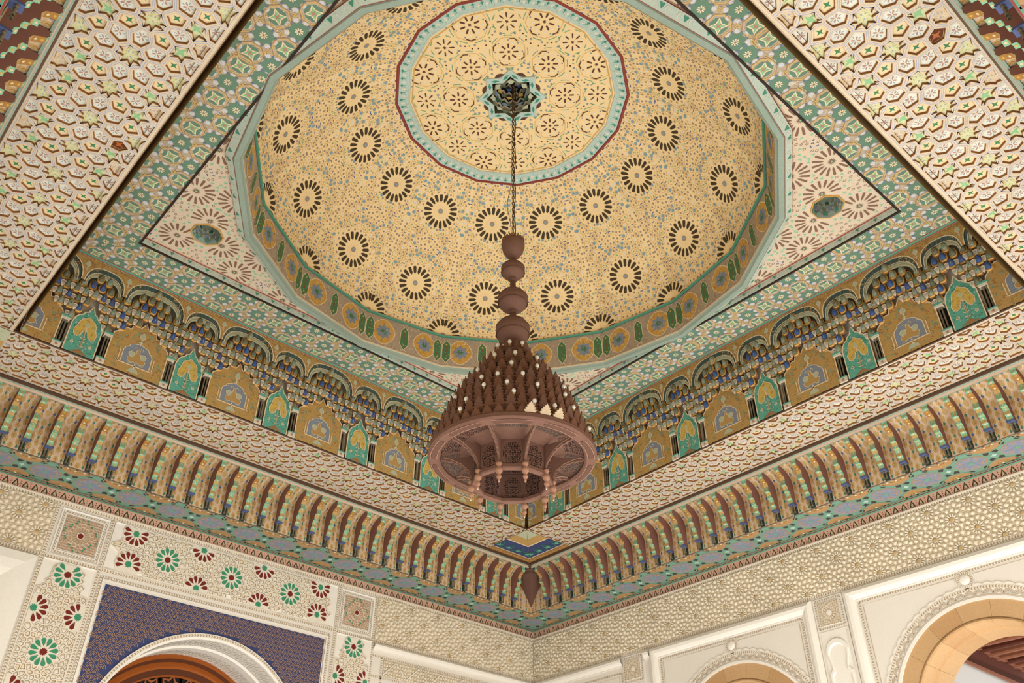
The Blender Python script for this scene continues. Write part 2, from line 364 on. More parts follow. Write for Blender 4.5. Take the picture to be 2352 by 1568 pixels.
# ---- blue palmette surround of the door arch
bx0,bx1,bz=2.87,5.07,2.775; ac,az,ar=3.97,1.53,1.0
o=MB(); 
root=empty('blue_arch_surround'); tag(root,'deep blue panel covered in orange palmettes around the wooden arched door','wall panel')
pts=[(ac-1.03*cos(PI*i/28),az+1.03*sin(PI*i/28)) for i in range(29)]
o.face([PA(bx0,.6,.003),PA(pts[0][0],.6,.003),PA(pts[0][0],az,.003),PA(bx0,az,.003)],'bluep'); o.face([PA(bx1,.6,.003),PA(pts[-1][0],.6,.003),PA(pts[-1][0],az,.003),PA(bx1,az,.003)],'bluep')
o.face([PA(bx0,az,.003),PA(pts[0][0],az,.003),PA(pts[0][0],bz,.003),PA(bx0,bz,.003)],'bluep'); o.face([PA(pts[-1][0],az,.003),PA(bx1,az,.003),PA(bx1,bz,.003),PA(pts[-1][0],bz,.003)],'bluep')
for i in range(28):
    a,b=pts[i],pts[i+1]; o.face([PA(a[0],a[1],.003),PA(b[0],b[1],.003),PA(b[0],bz,.003),PA(a[0],bz,.003)],'bluep')
px,pz=.085,.045
for j in range(34):
    for i in range(27):
        x=bx0+(i+.5*(j%2))*px+.012; z=bz-.03-j*pz
        if z<1.2 or x>bx1-.02 or math.hypot(x-ac,z-az)<1.06: continue
        for k,(w_,hh) in enumerate(((.040,.048),(.027,.034),(.014,.020))):
            for sg in (-1,1): stroke(o,PA,[(x+sg*w_,z-.022),(x+sg*w_*.92,z-.022+hh*.45),(x+sg*w_*.45,z-.022+hh*.85),(x,z-.022+hh)],.0042,.0044,'copper')
        paint(o,PA,[(x-.005,z-.015),(x,z-.024),(x+.005,z-.015),(x,z-.004)],.0044,'copper')
o.build('palmette_field',root)
o=MB()
for d,h,m,w_ in ((.026,.01,'plaster',.03),): stroke(o,PA,[(bx0-d,.6),(bx0-d,bz+d),(bx1+d,bz+d),(bx1+d,.6)],w_,h,m)
braid(o,PA,[(bx0-.052,.6),(bx0-.052,bz+.052),(bx1+.052,bz+.052),(bx1+.052,.6)],.022,.006)
o.build('frame',root)
# ---- door with arched reveal
def arc_wall(mb,P,c,z0,r0,h0,r1,h1,m,n=40,zb=-1.6):
    A=[(c-r0,zb)]+[(c-r0*cos(PI*i/n),z0+r0*sin(PI*i/n)) for i in range(n+1)]+[(c+r0,zb)]
    B=[(c-r1,zb)]+[(c-r1*cos(PI*i/n),z0+r1*sin(PI*i/n)) for i in range(n+1)]+[(c+r1,zb)]
    mb.loops([[P(x,y,h0) for x,y in A],[P(x,y,h1) for x,y in B]],m,closed=False)
door=empty('door_1'); struct(door)
mb=MB(); arc_wall(mb,PA,ac,az,1.035,.004,1.035,.014,'plaster'); arc_wall(mb,PA,ac,az,1.035,.014,1.0,.014,'plaster')
braid(mb,PA,[(ac-1.016*cos(PI*i/40),az+1.016*sin(PI*i/40)) for i in range(41)],.022,.0155); 
arc_wall(mb,PA,ac,az,1.0,.014,.985,0,'plaster')
arc_wall(mb,PA,ac,az,.985,0,.985,-.24,'plaster'); arc_wall(mb,PA,ac,az,.985,-.24,.965,-.25,'plaster'); arc_wall(mb,PA,ac,az,.965,-.25,.965,-.34,'plaster'); arc_wall(mb,PA,ac,az,.965,-.34,.985,-.35,'plaster'); arc_wall(mb,PA,ac,az,.985,-.35,.985,-.60,'plaster')
def inner(t,d,h): a=PI*t; r=.985-h; return PA(ac-r*cos(a),az+r*sin(a),-d)
for (d0,d1) in ((.02,.23),(.36,.59)):
    m_=(d0+d1)/2; w_=(d1-d0)/2
    for k in range(60):
        t=(k+.5)/60
        for sg in (-1,1):
            stroke(mb,inner,[(t-.008,m_-sg*w_*.9),(t-.003,m_-sg*w_*.3),(t+.004,m_+sg*w_*.2),(t+.008,m_+sg*w_*.9)],.0022*2,.004,'plaster2'); 
        stroke(mb,inner,arc(t,m_,.0055,0,2*PI,8,.03),.004,.006,'cream',True)
    for e in (d0+.01,d1-.01): stroke(mb,inner,[(i/60,e) for i in range(61)],.008,.005,'plaster2')
mb.build('arch_reveal',door)
mb=MB()
for r0,h0,r1,h1,m in ((.985,-.58,.94,-.57,'woodo'),(.94,-.57,.915,-.60,'woodd'),(.915,-.60,.87,-.585,'woodo'),(.87,-.585,.855,-.60,'woodo'),(.855,-.60,.80,-.61,'woodd')): arc_wall(mb,PA,ac,az,r0,h0,r1,h1,m)
mb.build('wooden_arch_frame',door)
mb=MB(); P=ver(0,-.66); mb.face([P(ac-.85,-1.6,0)]+[P(ac-.85*cos(PI*i/40),az+.85*sin(PI*i/40),0) for i in range(41)]+[P(ac+.85,-1.6,0)],'dark')
Q=lambda a,b,h:P(a,b,h+.02)
for k in range(12):
    t=PI*(k+.5)/12
    for r,n_ in ((.70,8),(.50,8)):
        x,z=ac-r*cos(t),az+r*sin(t); S_=star(x,z,.10,.062,6,t); 
        stroke(mb,Q,S_,.022,.0,'woodo',True); stroke(mb,Q,S_,.009,.003,'beaml',True)
        stroke(mb,Q,[(ac-.82*cos(PI*k/12),az+.82*sin(PI*k/12)),(ac-.3*cos(PI*k/12),az+.3*sin(PI*k/12))],.02,.001,'woodo')
stroke(mb,Q,[(ac-.80*cos(PI*i/40),az+.80*sin(PI*i/40)) for i in range(41)],.025,.002,'woodo'); stroke(mb,Q,[(ac-.60*cos(PI*i/40),az+.60*sin(PI*i/40)) for i in range(41)],.018,.002,'woodo')
mb.build('fanlight_tracery',door)
# ---- left wall, plain framed parts
mb=MB()
moulding(mb,PA,[(5.66,.5),(5.66,2.862),(LX,2.862)],-.30,[(0,0),(0,.01),(.05,.05),(.3,.06),(.55,.05),(.75,.03),(.8,.014),(1,.012),(1,0)][::1]); trim(mb)
mb=MB(); braid(mb,PA,[(6.0,.5),(6.0,2.52),(LX,2.52)]); braid(mb,PA,[(6.0,2.32),(LX,2.32)])
for r in (.02,.05,.08): stroke(mb,PA,[(6.05+r,2.36+r),(6.3-r,2.36+r),(6.3-r,2.49-r*.7),(6.05+r,2.49-r*.7)],.012,.006,'cream',True)
trim(mb)
mb=MB(); moulding(mb,PA,[(0.01,2.865),(2.29,2.865)],-.075,ROUND); trim(mb)
root=MB()
braid(root,PA,[(2.29,2.735),(0.01,2.735)],.02); braid(root,PA,[(2.165,2.735),(2.165,.5)],.02); braid(root,PA,[(2.165,2.53),(0.01,2.53)],.02); braid(root,PA,[(2.29,2.53),(2.165,2.53)],.02)
S=[]
x=.03
while x<2.14:
    for z in (2.56,2.595,2.632,2.668,2.705): S.append((x+rnd.uniform(-.008,.008),z+rnd.uniform(-.006,.006),'p'))
    x+=.034
relief(root,lambda a,b,h:PA(a,b,h+.003),voronoi(S,.08,rect(.02,2.145,2.55,2.715)),S,BSP)
for k in range(7): stroke(root,PA,[(.05+k*.3,2.56),(.2+k*.3,2.70),(.35+k*.3,2.56)],.010,.024,'plaster')
tag(root.build('floral_relief_frieze'),'pale carved floral strip below the white moulding, left wall beside the corner','carved band')
# ---- right wall bays
def bay(c,y0,y1,label):
    root=empty('arch_bay'); tag(root,label,'arch bay','arched bays of the right wall')
    mb=MB(); moulding(mb,PB,[(y0,-1.5),(y0,2.862),(y1,2.862),(y1,-1.5)],-.115,ROUND); mb.build('moulding',root)
    mb=MB(); q=.135
    pa=[(y0+q,-1.5),(y0+q,2.73),(y1-q,2.73),(y1-q,-1.5)]; braid(mb,PB,pa,.02); stroke(mb,PB,[(y0+q+.03,-1.5),(y0+q+.03,2.70),(c-.07,2.70)],.005,.005,'tan'); stroke(mb,PB,[(c+.07,2.70),(y1-q-.03,2.70),(y1-q-.03,-1.5)],.005,.005,'tan')
    z0=1.69; mc=2.668
    ci=[(c+.056*cos(2*PI*i/20),mc+.056*sin(2*PI*i/20)) for i in range(20)]; braid(mb,PB,ci,.018,.008,True); stroke(mb,PB,[(c+.075*cos(2*PI*i/20),mc+.075*sin(2*PI*i/20)) for i in range(20)],.006,.007,'plaster',True)
    mb.loops([[PB(c+r*cos(2*PI*i/20),mc+r*sin(2*PI*i/20),h) for i in range(20)] for r,h in ((.044,.004),(.042,.012),(.032,.018),(.015,.022))],'plaster',None,'plaster')
    mb.build('braided_frame',root)
    mb=MB(); N=35; R1=.80
    edge=[]
    for k in range(N):
        for i in range(5):
            t=PI*(k+i/5)/N; r=.915+.014*sin(PI*i/5); edge.append((c-r*cos(t),z0+r*sin(t)))
    inn=[(c-.80*cos(PI*i/(5*N)),z0+.80*sin(PI*i/(5*N))) for i in range(5*N)]
    for i in range(5*N-1): paint(mb,PB,[edge[i],edge[i+1],inn[i+1],inn[i]],.005,'plaster')
    stroke(mb,PB,edge,.007,.010,'cream'); stroke(mb,PB,[(c-.832*cos(PI*i/60),z0+.832*sin(PI*i/60)) for i in range(61)],.004,.008,'tan')
    braid(mb,PB,[(c-.893*cos(PI*i/60),z0+.893*sin(PI*i/60)) for i in range(61)],.022,.007)
    for k in range(N):
        t=PI*(k+.5)/N; x=c-.836*cos(t); z=z0+.836*sin(t); ax=PI-t
        for r,wd,m in ((.040,.005,'tan'),(.030,.004,'braid'),(.021,.004,'tan')): stroke(mb,PB,arc(x,z,r,ax-1.5,ax+1.5,7),wd,.0085,m)
        mb.loops([[PB(x+rr*cos(ax+a_),z+rr*sin(ax+a_),hh) for a_ in (-1.5,-.75,0,.75,1.5)] for rr,hh in ((.014,.007),(.006,.015))],'plaster',None,'plaster',closed=False)
    arc_wall(mb,PB,c,z0,.82,.012,.795,.012,'plaster',zb=.9); arc_wall(mb,PB,c,z0,.795,.012,.795,-.02,'plaster',zb=.9); arc_wall(mb,PB,c,z0,.82,.005,.82,.012,'plaster',zb=.9)
    mb.build('scalloped_surround',root)
    for k in range(9):
        mb=MB(); t0=PI*k/9+.0012; t1=PI*(k+1)/9-.0012; m='stone' if k%3 else 'stone2'
        prof=[(.80,-.30),(.80,.002),(.665,.002),(.655,-.012),(.650,.006),(.636,.012),(.622,.004),(.616,-.03),(.616,-.16),(.60,-.17),(.60,-.42),(.80,-.42)]
        lo=[]
        for i in range(9):
            t=t0+(t1-t0)*i/8; lo.append([PB(c-r*cos(t),z0+r*sin(t),h) for r,h in prof])
        mb.loops(lo,m,m,m); mb.build('voussoir',root)
    for sg in (-1,1):
        mb=MB(); mb.box(PB,c+sg*.61,c+sg*.80,-1.6,z0,-.42,.002,'stone'); mb.build('jamb',root)
    return root
bay(2.82,1.80,3.755,'white framed bay with sandstone arch, the one nearer the room corner')
bay(5.14,4.072,6.14,'white framed bay whose sandstone arch opens to the dark beamed veranda')
def pilaster(y0,y1,label):
    c=(y0+y1)/2; root=empty('pilaster'); tag(root,label,'pilaster','plaster pilasters between the bays')
    mb=MB(); mb.box(PB,y0+.004,y1-.004,-1.5,2.855,0,.012,'plaster'); mb.build('shaft',root)
    P2=ver(1,.013)
    mb=MB(); Q=lambda a,b,h:P2(c+a,2.706+b,h); hw=(y1-y0)/2-.006; k=hw-.02
    braid(mb,Q,[(-k,-k),(k,-k),(k,k),(-k,k)],.016,closed=True)
    S=[(0,0,'rc')]+[(.05*cos(2*PI*(i+.5)/14),.05*sin(2*PI*(i+.5)/14),'pt') for i in range(14)]
    i_=k-.02
    for i in range(10):
        for j in range(10):
            x=-i_+(i+.5)*2*i_/10; y=-i_+(j+.5)*2*i_/10
            if math.hypot(x,y)>.078: S.append((x,y,'gd'))
    relief(mb,lambda a,b,h:Q(a,b,h+.002),voronoi(S,.05,rect(-i_,i_,-i_,i_)),S,CSP); mb.build('sunburst_square',root)
    mb=MB(); 
    def key(w,zt): 
        return [(c-w,-1.4),(c-w,zt-.32),(c-w*.7,zt-.285),(c-w*.75,zt-.24)]+[(c-w*.98*cos(PI*i/12),zt-.14+w*1.0*sin(PI*i/12)) for i in range(13)]+[(c+w*.75,zt-.24),(c+w*.7,zt-.285),(c+w,zt-.32),(c+w,-1.4)]
    g=key(hw-.055,2.49); mb.loops([[P2(x,z,0) for x,z in key(hw-.035,2.515)],[P2(x,z,.012) for x,z in key(hw-.04,2.51)],[P2(x,z,.012) for x,z in g],[P2(x,z,-.004) for x,z in key(hw-.065,2.48)]],'plaster',closed=False)
    stroke(mb,P2,[(c-hw+.018,-1.4),(c-hw+.018,2.53),(c+hw-.018,2.53),(c+hw-.018,-1.4)],.008,.004,'cream')
    stroke(mb,P2,[(c-hw+.0,2.545),(c+hw-.0,2.545)],.014,.006,'plaster')
    mb.build('keyhole_moulding',root)
pilaster(3.762,4.068,'plaster pilaster with carved sunburst square between the two sandstone arches')
pilaster(1.415,1.715,'plaster pilaster with carved sunburst square, the one nearest the room corner')
mb=MB(); moulding(mb,PB,[(0.01,2.865),(1.41,2.865)],-.10,ROUND); moulding(mb,PB,[(6.15,2.865),(LY,2.865)],-.10,ROUND)
moulding(mb,PB,[(1.72,2.865),(1.80,2.865)],-.10,ROUND)
trim(mb)
mb=MB(); braid(mb,PB,[(0.01,2.70),(1.39,2.70),(1.39,-1.4)],.02); stroke(mb,PB,[(0.01,2.665),(1.355,2.665),(1.355,-1.4)],.005,.004,'tan'); trim(mb)
# ---- veranda seen through the arch
ver_c=empty('veranda_ceiling'); tag(ver_c,'dark brown timber beam ceiling of the veranda seen through the sandstone arch','ceiling')
mb=MB(); I=lambda a,b,h:(a,b,h)
mb.box(I,-3.6,-.43,4.10,8.5,2.90,2.95,'beam'); mb.build('boards',ver_c)
for k in range(15):
    mb=MB(); x=-.62-k*.2; mb.loops([[(x-.035,y,2.90),(x-.035,y,2.80),(x-.02,y,2.785),(x+.02,y,2.785),(x+.035,y,2.80),(x+.035,y,2.90)] for y in (4.13,8.4)],'beaml' if k%3 else 'beam','beaml','beam',closed=True); mb.build('beam',ver_c)
mb=MB(); 
for y0,y1,z0,z1,m in ((4.10,4.15,2.66,2.90,'woodd'),(4.15,4.20,2.72,2.90,'beam'),(4.20,4.24,2.80,2.86,'beaml'),(4.14,4.165,2.63,2.66,'beaml')): mb.box(I,-3.6,-.43,y0,y1,z0,z1,m)
mb.build('cornice_rail',ver_c)
mb=MB(); mb.box(I,-3.6,-.43,4.0,4.10,-1.6,2.95,'plaster')
Pv=lambda a,b,h:(a,4.10+h,b)
mb.loops([[Pv(a,b,h) for a,b in ((-1.25-q,-1.5),(-1.25-q,2.36-q),(-3.2,2.36-q),(-3.2,-1.5))] for q,h in ((0,0),(0,.03),(.09,.03),(.11,.0))],'plaster',closed=False); paint(mb,Pv,rect(-3.2,-1.37,-1.5,2.24),.004,'stone')
struct(mb.build('wall_veranda'))
mb=MB(); mb.box(I,-3.7,-3.6,4.0,8.6,-1.6,-.7,'plaster'); struct(mb.build('wall_veranda'))
mb=MB(); mb.box(I,-.46,-.42,3.63,4.34,-1.6,3.3,'plaster2'); mb.box(I,-.46,-.42,1.2,2.0,-1.6,3.3,'plaster2');mb.box(I,-.46,-.42,5.95,8.5,-1.6,3.3,'plaster2'); struct(mb.build('wall_outer'))
mb=MB(); mb.box(I,-2.6,-.43,1.5,4.0,2.95,3.0,'beam'); mb.box(I,-2.6,-2.55,1.5,4.0,-1.6,3.0,'plaster'); mb.box(I,-2.6,-.43,1.45,1.5,-1.6,3.0,'plaster'); struct(mb.build('wall_passage'))
# ================================================================ CORNICE
for s in range(4):
    mb=MB(); L=LEN[s]; P=ver(s,.012); lo,hi=(.012,L-.012)
    paint(mb,P,rect(lo,hi,ZW,3.462),0,'merl'); paint(mb,P,rect(lo,hi,ZW-.012,ZW),.004,'cream')
    mb.face([P(lo,ZW-.012,.004),P(hi,ZW-.012,.004),P(hi,ZW-.012,-.012),P(lo,ZW-.012,-.012)],'cream')
    P2=ver(s,.014)
    if s<2:
        n=int(L/.0797)
        for k in range(n):
            x=.045+k*.0797
            paint(mb,P,[(x-.026,3.392),(x+.026,3.392),(x+.024,3.410),(x+.012,3.432),(x+.004,3.448),(x,3.456),(x-.004,3.448),(x-.012,3.432),(x-.024,3.410)],.001,'merd')
            paint(mb,P,[(x-.012,3.410),(x,3.402),(x+.012,3.410),(x+.005,3.425),(x,3.438),(x-.005,3.425)],.002,'tan')
            paint(mb,P,rect(x-.015,x-.006,3.395,3.403),.002,'tan'); paint(mb,P,rect(x+.006,x+.015,3.395,3.403),.002,'tan'); paint(mb,P,rect(x-.003,x+.003,3.395,3.402),.002,'tan')
            for q in (3.40,3.42,3.44): paint(mb,P,[(x+.034,q),(x+.040,q+.007),(x+.046,q),(x+.040,q-.006)],.001,'redl')
    # little steps above the merlons
    mb.loops([[SP(s,a,o,z) for a in (o,L-o)] for o,z in ((.012,3.462),(.030,3.466),(.030,3.474),(.045,3.479))],['greenl','redl','greenl'],closed=False)
    struct(mb.build('trim_%d'%(20+s)))
# ---- painted soffit with medallions
MP=.3845
def medallion(mb,P,x,y,r,cl):
    paint(mb,P,ngon(x,y,r,24),.001,'medt',cl); paint(mb,P,ngon(x,y,r*.90,24),.002,'medg',cl); paint(mb,P,ngon(x,y,r*.84,20),.003,'medb',cl)
    for k in range(12): t=2*PI*k/12; paint(mb,P,petal(x,y,r*.30,r*.76,t,r*.16),.004,'mauve' if k%2 else 'cblue',cl)
    for k in range(12): t=2*PI*(k+.5)/12; paint(mb,P,ngon(x+r*.66*cos(t),y+r*.66*sin(t),r*.06,5),.004,'gold',cl)
    paint(mb,P,star(x,y,r*.30,r*.15,8),.0045,'medt',cl)
for s in range(4):
    L=LEN[s]; P=hor(s,ZS); cl=[(.03,.03),(L-.03,.03),(L-O1,O1),(O1,O1)]; mb=MB()
    mb.face([P(x,y,0) for x,y in cl],'medt')
    n=round((L-.49)/MP); st=(L-.49)/n
    for k in range(n+1):
        x=.245+k*st
        for sg in (-1,1):
            y=.2475+sg*.115; xx=x+st/2
            e=.2475+sg*.222
            lobe=[(xx-.170,e),(xx-.155,e-sg*.035),(xx-.105,e-sg*.088),(xx-.055,e-sg*.122),(xx,e-sg*.140),(xx+.055,e-sg*.122),(xx+.105,e-sg*.088),(xx+.155,e-sg*.035),(xx+.170,e)]
            if k<n:
                stroke(mb,P,lobe,.010,.002,'medt',cl=cl); paint(mb,P,lobe,.001,'medg',cl)
                for dx,dy,mm in ((-.07,.03,'outl'),(.07,.03,'outl'),(0,.045,'outl'),(0,.08,'gold'),(-.035,.06,'gold'),(.035,.06,'gold'),(-.1,.02,'pink'),(.1,.02,'pink'),(0,.018,'pink')): paint(mb,P,ngon(xx+dx,e-sg*dy,.011,6),.003,mm,cl)
                for q in (-.03,.03): stroke(mb,P,[(xx+q*2,e-sg*.02),(xx+q*1.2,e-sg*.06),(xx+q*.3,e-sg*.05)],.005,.003,'goldd',cl=cl)
            paint(mb,P,[(x-.03,e),(x+.03,e),(x+.055,e-sg*.035),(x,e-sg*.08),(x-.055,e-sg*.035)],.001,'medt',cl)
            stroke(mb,P,[(x-.05,e-sg*.035),(x,e-sg*.012),(x+.05,e-sg*.035)],.008,.0015,'medd',cl=cl)
        for q in range(8):
            t=2*PI*(q+.5)/8; paint(mb,P,xf([(.140,0),(.158,-.030),(.192,-.004),(.192,.004),(.158,.030)],x,.2475,t),.0012,'medd',cl)
        medallion(mb,P,x,.2475,.138,cl)
        if k<n:
            xx=x+st/2; paint(mb,P,star(xx,.2475,.062,.03,4),.0012,'medt',cl); paint(mb,P,star(xx,.2475,.03,.015,4),.002,'cyanp',cl); stroke(mb,P,[(x+.13,.2475),(x+st-.13,.2475)],.02,.0011,'medt',cl=cl)
    for b_,m_ in ((.036,'greenl'),(.046,'redl'),(.056,'greenl'),(.458,'greenl'),(.468,'redl')): paint(mb,P,[(b_-.005,b_-.005),(L-b_+.005,b_-.005),(L-b_-.005,b_+.005),(b_+.005,b_+.005)],.003,m_)
    o=mb.build('medallion_soffit'); tag(o,'painted ledge with blue round medallions, %s'%('on top of the left wall','on top of the right wall','on the wall behind the camera at left','on the wall behind the camera at right')[s],'painted cornice')
# ---- coved wall behind corbels
COVE=[(O1,ZS),(O1,3.50),(O1,3.78),(.482,3.82),(.515,3.86),(.565,3.895),(.62,3.912),(O2-.012,3.916)]
CS=[0]
for i in range(1,len(COVE)): CS.append(CS[-1]+math.hypot(COVE[i][0]-COVE[i-1][0],COVE[i][1]-COVE[i-1][1]))
def cove(s):
    def P(a,t,h):
        t=max(0,min(CS[-1]-1e-6,t)); i=0
        while CS[i+1]<t: i+=1
        k=(t-CS[i])/(CS[i+1]-CS[i]); o=COVE[i][0]+k*(COVE[i+1][0]-COVE[i][0]); z=COVE[i][1]+k*(COVE[i+1][1]-COVE[i][1])
        dx,dz=COVE[i+1][0]-COVE[i][0],COVE[i+1][1]-COVE[i][1]; l=math.hypot(dx,dz)
        return SP(s,a,o+h*dz/l,z-h*dx/l)
    return P
CP=.1800
def corbel_pos(s):
    L=LEN[s]; n=int(round((L-2*O1-.24)/CP)); st=(L-2*O1-.24)/n; return [O1+.12+st*(i) for i in range(n+1)],st
for s in range(4):
    mb=MB(); P=cove(s); L=LEN[s]; a0,a1=O1,L-O1
    for i in range(len(COVE)-1):
        (o0,z0),(o1_,z1)=COVE[i],COVE[i+1]
        mb.face([SP(s,o0,o0,z0),SP(s,L-o0,o0,z0),SP(s,L-o1_,o1_,z1),SP(s,o1_,o1_,z1)],'corbp')
    T=CS[-1]
    if True:
        ps,st=corbel_pos(s)
        for p0 in [ps[0]-st]+ps:
            c=p0+st/2; w=st*.40
            if s>1 and not 1.9<c<6.1: continue
            rows=12; hh=T/rows
            for r in range(rows):
                t=(r+.5)*hh
                for col in (-1,0,1):
                    x=c+col*w*.66+(0 if r%2 else 0)
                    if (r+col)%2==0:
                        m='corb'; stroke(mb,P,[(x-w*.36,t),(x-w*.2,t+hh*.68),(x,t+hh*.95),(x+w*.2,t+hh*.68),(x+w*.36,t),(x+w*.2,t-hh*.68),(x,t-hh*.95),(x-w*.2,t-hh*.68)],.004,.0012,'outl',True); paint(mb,P,[(x-w*.34,t),(x-w*.2,t+hh*.62),(x,t+hh*.9),(x+w*.2,t+hh*.62),(x+w*.34,t),(x+w*.2,t-hh*.62),(x,t-hh*.9),(x-w*.2,t-hh*.62)],.001,m)
                        stroke(mb,P,[(x-w*.12,t-hh*.3),(x+w*.08,t),(x-w*.06,t+hh*.35)],.006,.002,'goldd')
                    else:
                        m=('diam','corbp','diab')[r%3]; paint(mb,P,[(x-w*.15,t),(x,t+hh*.42),(x+w*.15,t),(x,t-hh*.42)],.0015,m)
    struct(mb.build('trim_%d'%(30+s)))
    mb=MB()   # moulded beam above the corbels
    pr=[(O2-.014,3.914),(O2-.012,3.900),(O2+.004,3.898),(O2+.010,ZB-.004),(O2+.022,ZB+.004),(O2+.034,ZB+.006),(O2+.036,ZF-.004)]
    for i,m in enumerate(('greenl','mould','corbp','mould','brown','brown')):
        (o0,z0),(o1_,z1)=pr[i],pr[i+1]; mb.face([SP(s,o0,o0,z0),SP(s,L-o0,o0,z0),SP(s,L-o1_,o1_,z1),SP(s,o1_,o1_,z1)],m)
    P=ver(s,O2-.014)
    struct(mb.build('trim_%d'%(40+s)))
# ---- corbels
def make_corbel():
    root=empty('corbel'); w=.023
    # front profile (o,z) from the blue cap up to the hook, wavy
    fr=[(.530,3.565),(.535,3.60),(.552,3.612),(.548,3.64),(.556,3.668),(.578,3.676),(.576,3.70),(.586,3.724),(.612,3.73),(.606,3.756),(.600,3.78),(.612,3.81),(.640,3.83),(.668,3.842),(.676,3.862),(.672,3.888),(.676,3.900)]
    bk=[(.474,3.565),(.474,3.78),(.482,3.82),(.515,3.86),(.565,3.895),(.62,3.905),(.66,3.912)]
    # side plates as strips between back and front outline
    mb=MB()
    import bisect
    def bz(z):
        for i in range(len(bk)-1):
            if bk[i][1]<=z<=bk[i+1][1]: k=(z-bk[i][1])/(bk[i+1][1]-bk[i][1]+1e-9); return bk[i][0]+k*(bk[i+1][0]-bk[i][0])
        return bk[-1][0]
    for sx in (-w,w):
        for i in range(len(fr)-1):
            (o0,z0),(o1_,z1)=fr[i],fr[i+1]; q0,q1=(bz(z0),z0),(bz(z1),z1)
            mb.face([(sx,q0[0],q0[1]),(sx,o0,z0),(sx,o1_,z1),(sx,q1[0],q1[1])],'pink')
    mb.build('side_plate',root)
    mb=MB(); cols=['mint','mint','corb','mint','mint','mint','corb','mint','mint','mint','corb','goldd','goldd','mint','mint','mint','corbp']
    for i in range(len(fr)-1):
        (o0,z0),(o1_,z1)=fr[i],fr[i+1]; mb.face([(-w,o0,z0),(w,o0,z0),(w,o1_,z1),(-w,o1_,z1)],cols[i])
        oc,zc=(o0+o1_)/2,(z0+z1)/2; l=math.hypot(o1_-o0,z1-z0); n=((z1-z0)/l*.001,-(o1_-o0)/l*.001); tx=((o1_-o0)/l,(z1-z0)/l)
        if l>.02: mb.face([(u*.011,oc+v*.009*tx[0]+n[0],zc+v*.009*tx[1]+n[1]) for u,v in ((-1,0),(0,1),(1,0),(0,-1))],'orang' if i%2 else 'fyel')
    mb.face([(-w,.474,3.565),(w,.474,3.565),(w,.53,3.565),(-w,.53,3.565)],'pink')
    mb.build('scroll_front',root)
    J=lambda a,b,h:(a,h,b)
    mb=MB(); mb.box(J,-w-.005,w+.005,3.553,3.567,.474,.538,'cblu'); mb.build('cap',root)
    for sx in (-.012,.012):
        mb=MB(); mb.loops([[(sx+r*cos(2*PI*i/8),.510+r*sin(2*PI*i/8),z) for i in range(8)] for r,z in ((.010,3.479),(.010,3.492),(.006,3.496),(.006,3.535),(.010,3.540),(.010,3.553))],'col'); mb.build('colonette',root)
    mb=MB(); mb.box(J,-w,w,3.479,3.553,.474,.476,'hole2'); mb.build('painted_gap_shade',root)  # thin dark sheet behind the colonettes, shade of the gap put in as colour
    return root
corb=make_corbel(); first=True
CL=['pink-sided scroll corbel with green stepped front in the row above the left wall','pink-sided scroll corbel with green stepped front in the row above the right wall','painted scroll corbel at the upper left edge of the photo, seen from behind','painted scroll corbel at the upper right edge of the photo, seen from behind']
CG=['corbels above the left wall','corbels above the right wall','corbels at the upper left edge','corbels at the upper right edge']
for s in range(4):
    ps,st=corbel_pos(s)
    for a in ps:
        if s<2 and a<.70: continue
        if s>1 and not 2.0<a<6.0: continue
        o=corb if first else copy_tree(corb); first=False
        x,y,_=SP(s,a,0,0); rz=(0,-PI/2,PI/2,PI)[s]
        o.location=(x,y,0); o.rotation_euler=(0,0,rz); tag(o,CL[s],'corbel',CG[s])
# ---- corner pendant
root=empty('corner_pendant'); tag(root,'brown carved wooden pendant bracket hanging in the corner above the corbels','bracket')
lv=[(.222,3.912),(.226,3.888),(.212,3.872),(.210,3.845),(.196,3.838),(.150,3.775),(.100,3.71),(.062,3.645),(.032,3.59),(.010,3.545)]
mb=MB(); mb.loops([[(.472+k*x_,.472+k*y_,z) for x_,y_ in ((0,0),(1.25,0),(1.18,.55),(1,1),(.55,1.18),(0,1.25))] for k,z in lv],'terrad','terrad','terrad'); mb.build('bracket_body',root)
mb=MB(); mb.loops([[(.472+k*x_,.472+k*y_,z) for x_,y_ in ((0,0),(1.2,0),(1,1),(0,1.2))] for k,z in ((.212,3.905),(.238,3.912),(.238,3.924),(.20,3.93),(.10,3.975),(.02,3.99))],'terrad','terrad','hole'); mb.build('bracket_cap',root)
# ================================================================ STAR COFFER SOFFITS
def d_leaf(m,k=.55): 
    def f(mb,P,cx,cy,R,h): paint(mb,P,star(cx,cy,R*k*.55,R*k*.2,4,.4),h,m)
    return f
def d_pet(mb,P,cx,cy,R,h):
    for k in range(4): paint(mb,P,petal(cx,cy,R*.05,R*.42,PI/4+k*PI/2,R*.16),h,'petal')
    for k in range(4): paint(mb,P,petal(cx,cy,R*.2,R*.5,k*PI/2,R*.07),h,'bluegr')
def d_st(mb,P,cx,cy,R,h):
    for k in range(5): t=2*PI*k/5+.3; paint(mb,P,ngon(cx+R*.24*cos(t),cy+R*.24*sin(t),R*.075,5),h,'orang' if k%2 else 'lilac')
    for k in range(8): paint(mb,P,petal(cx,cy,R*.30,R*.42,2*PI*k/8+.2,R*.05),h,'yell')
def cof(floor,deco,star_=False,notch=.62,s1=.735):
    n=notch if star_ else 1; e=1.0
    L=[(.95*1,0,'soffit',1 if not star_ else .95),(.885*1,-.0,'lilac',1 if not star_ else .93),(s1*e+.03,0,'soffit',n*1.02),(s1*e,-.003,'rim',n),(s1*e-.02,-.017,'wellw',n),(s1*e-.07,-.017,'rim',n)]
    return dict(loops=L,floor=floor,deco=deco,star=star_)
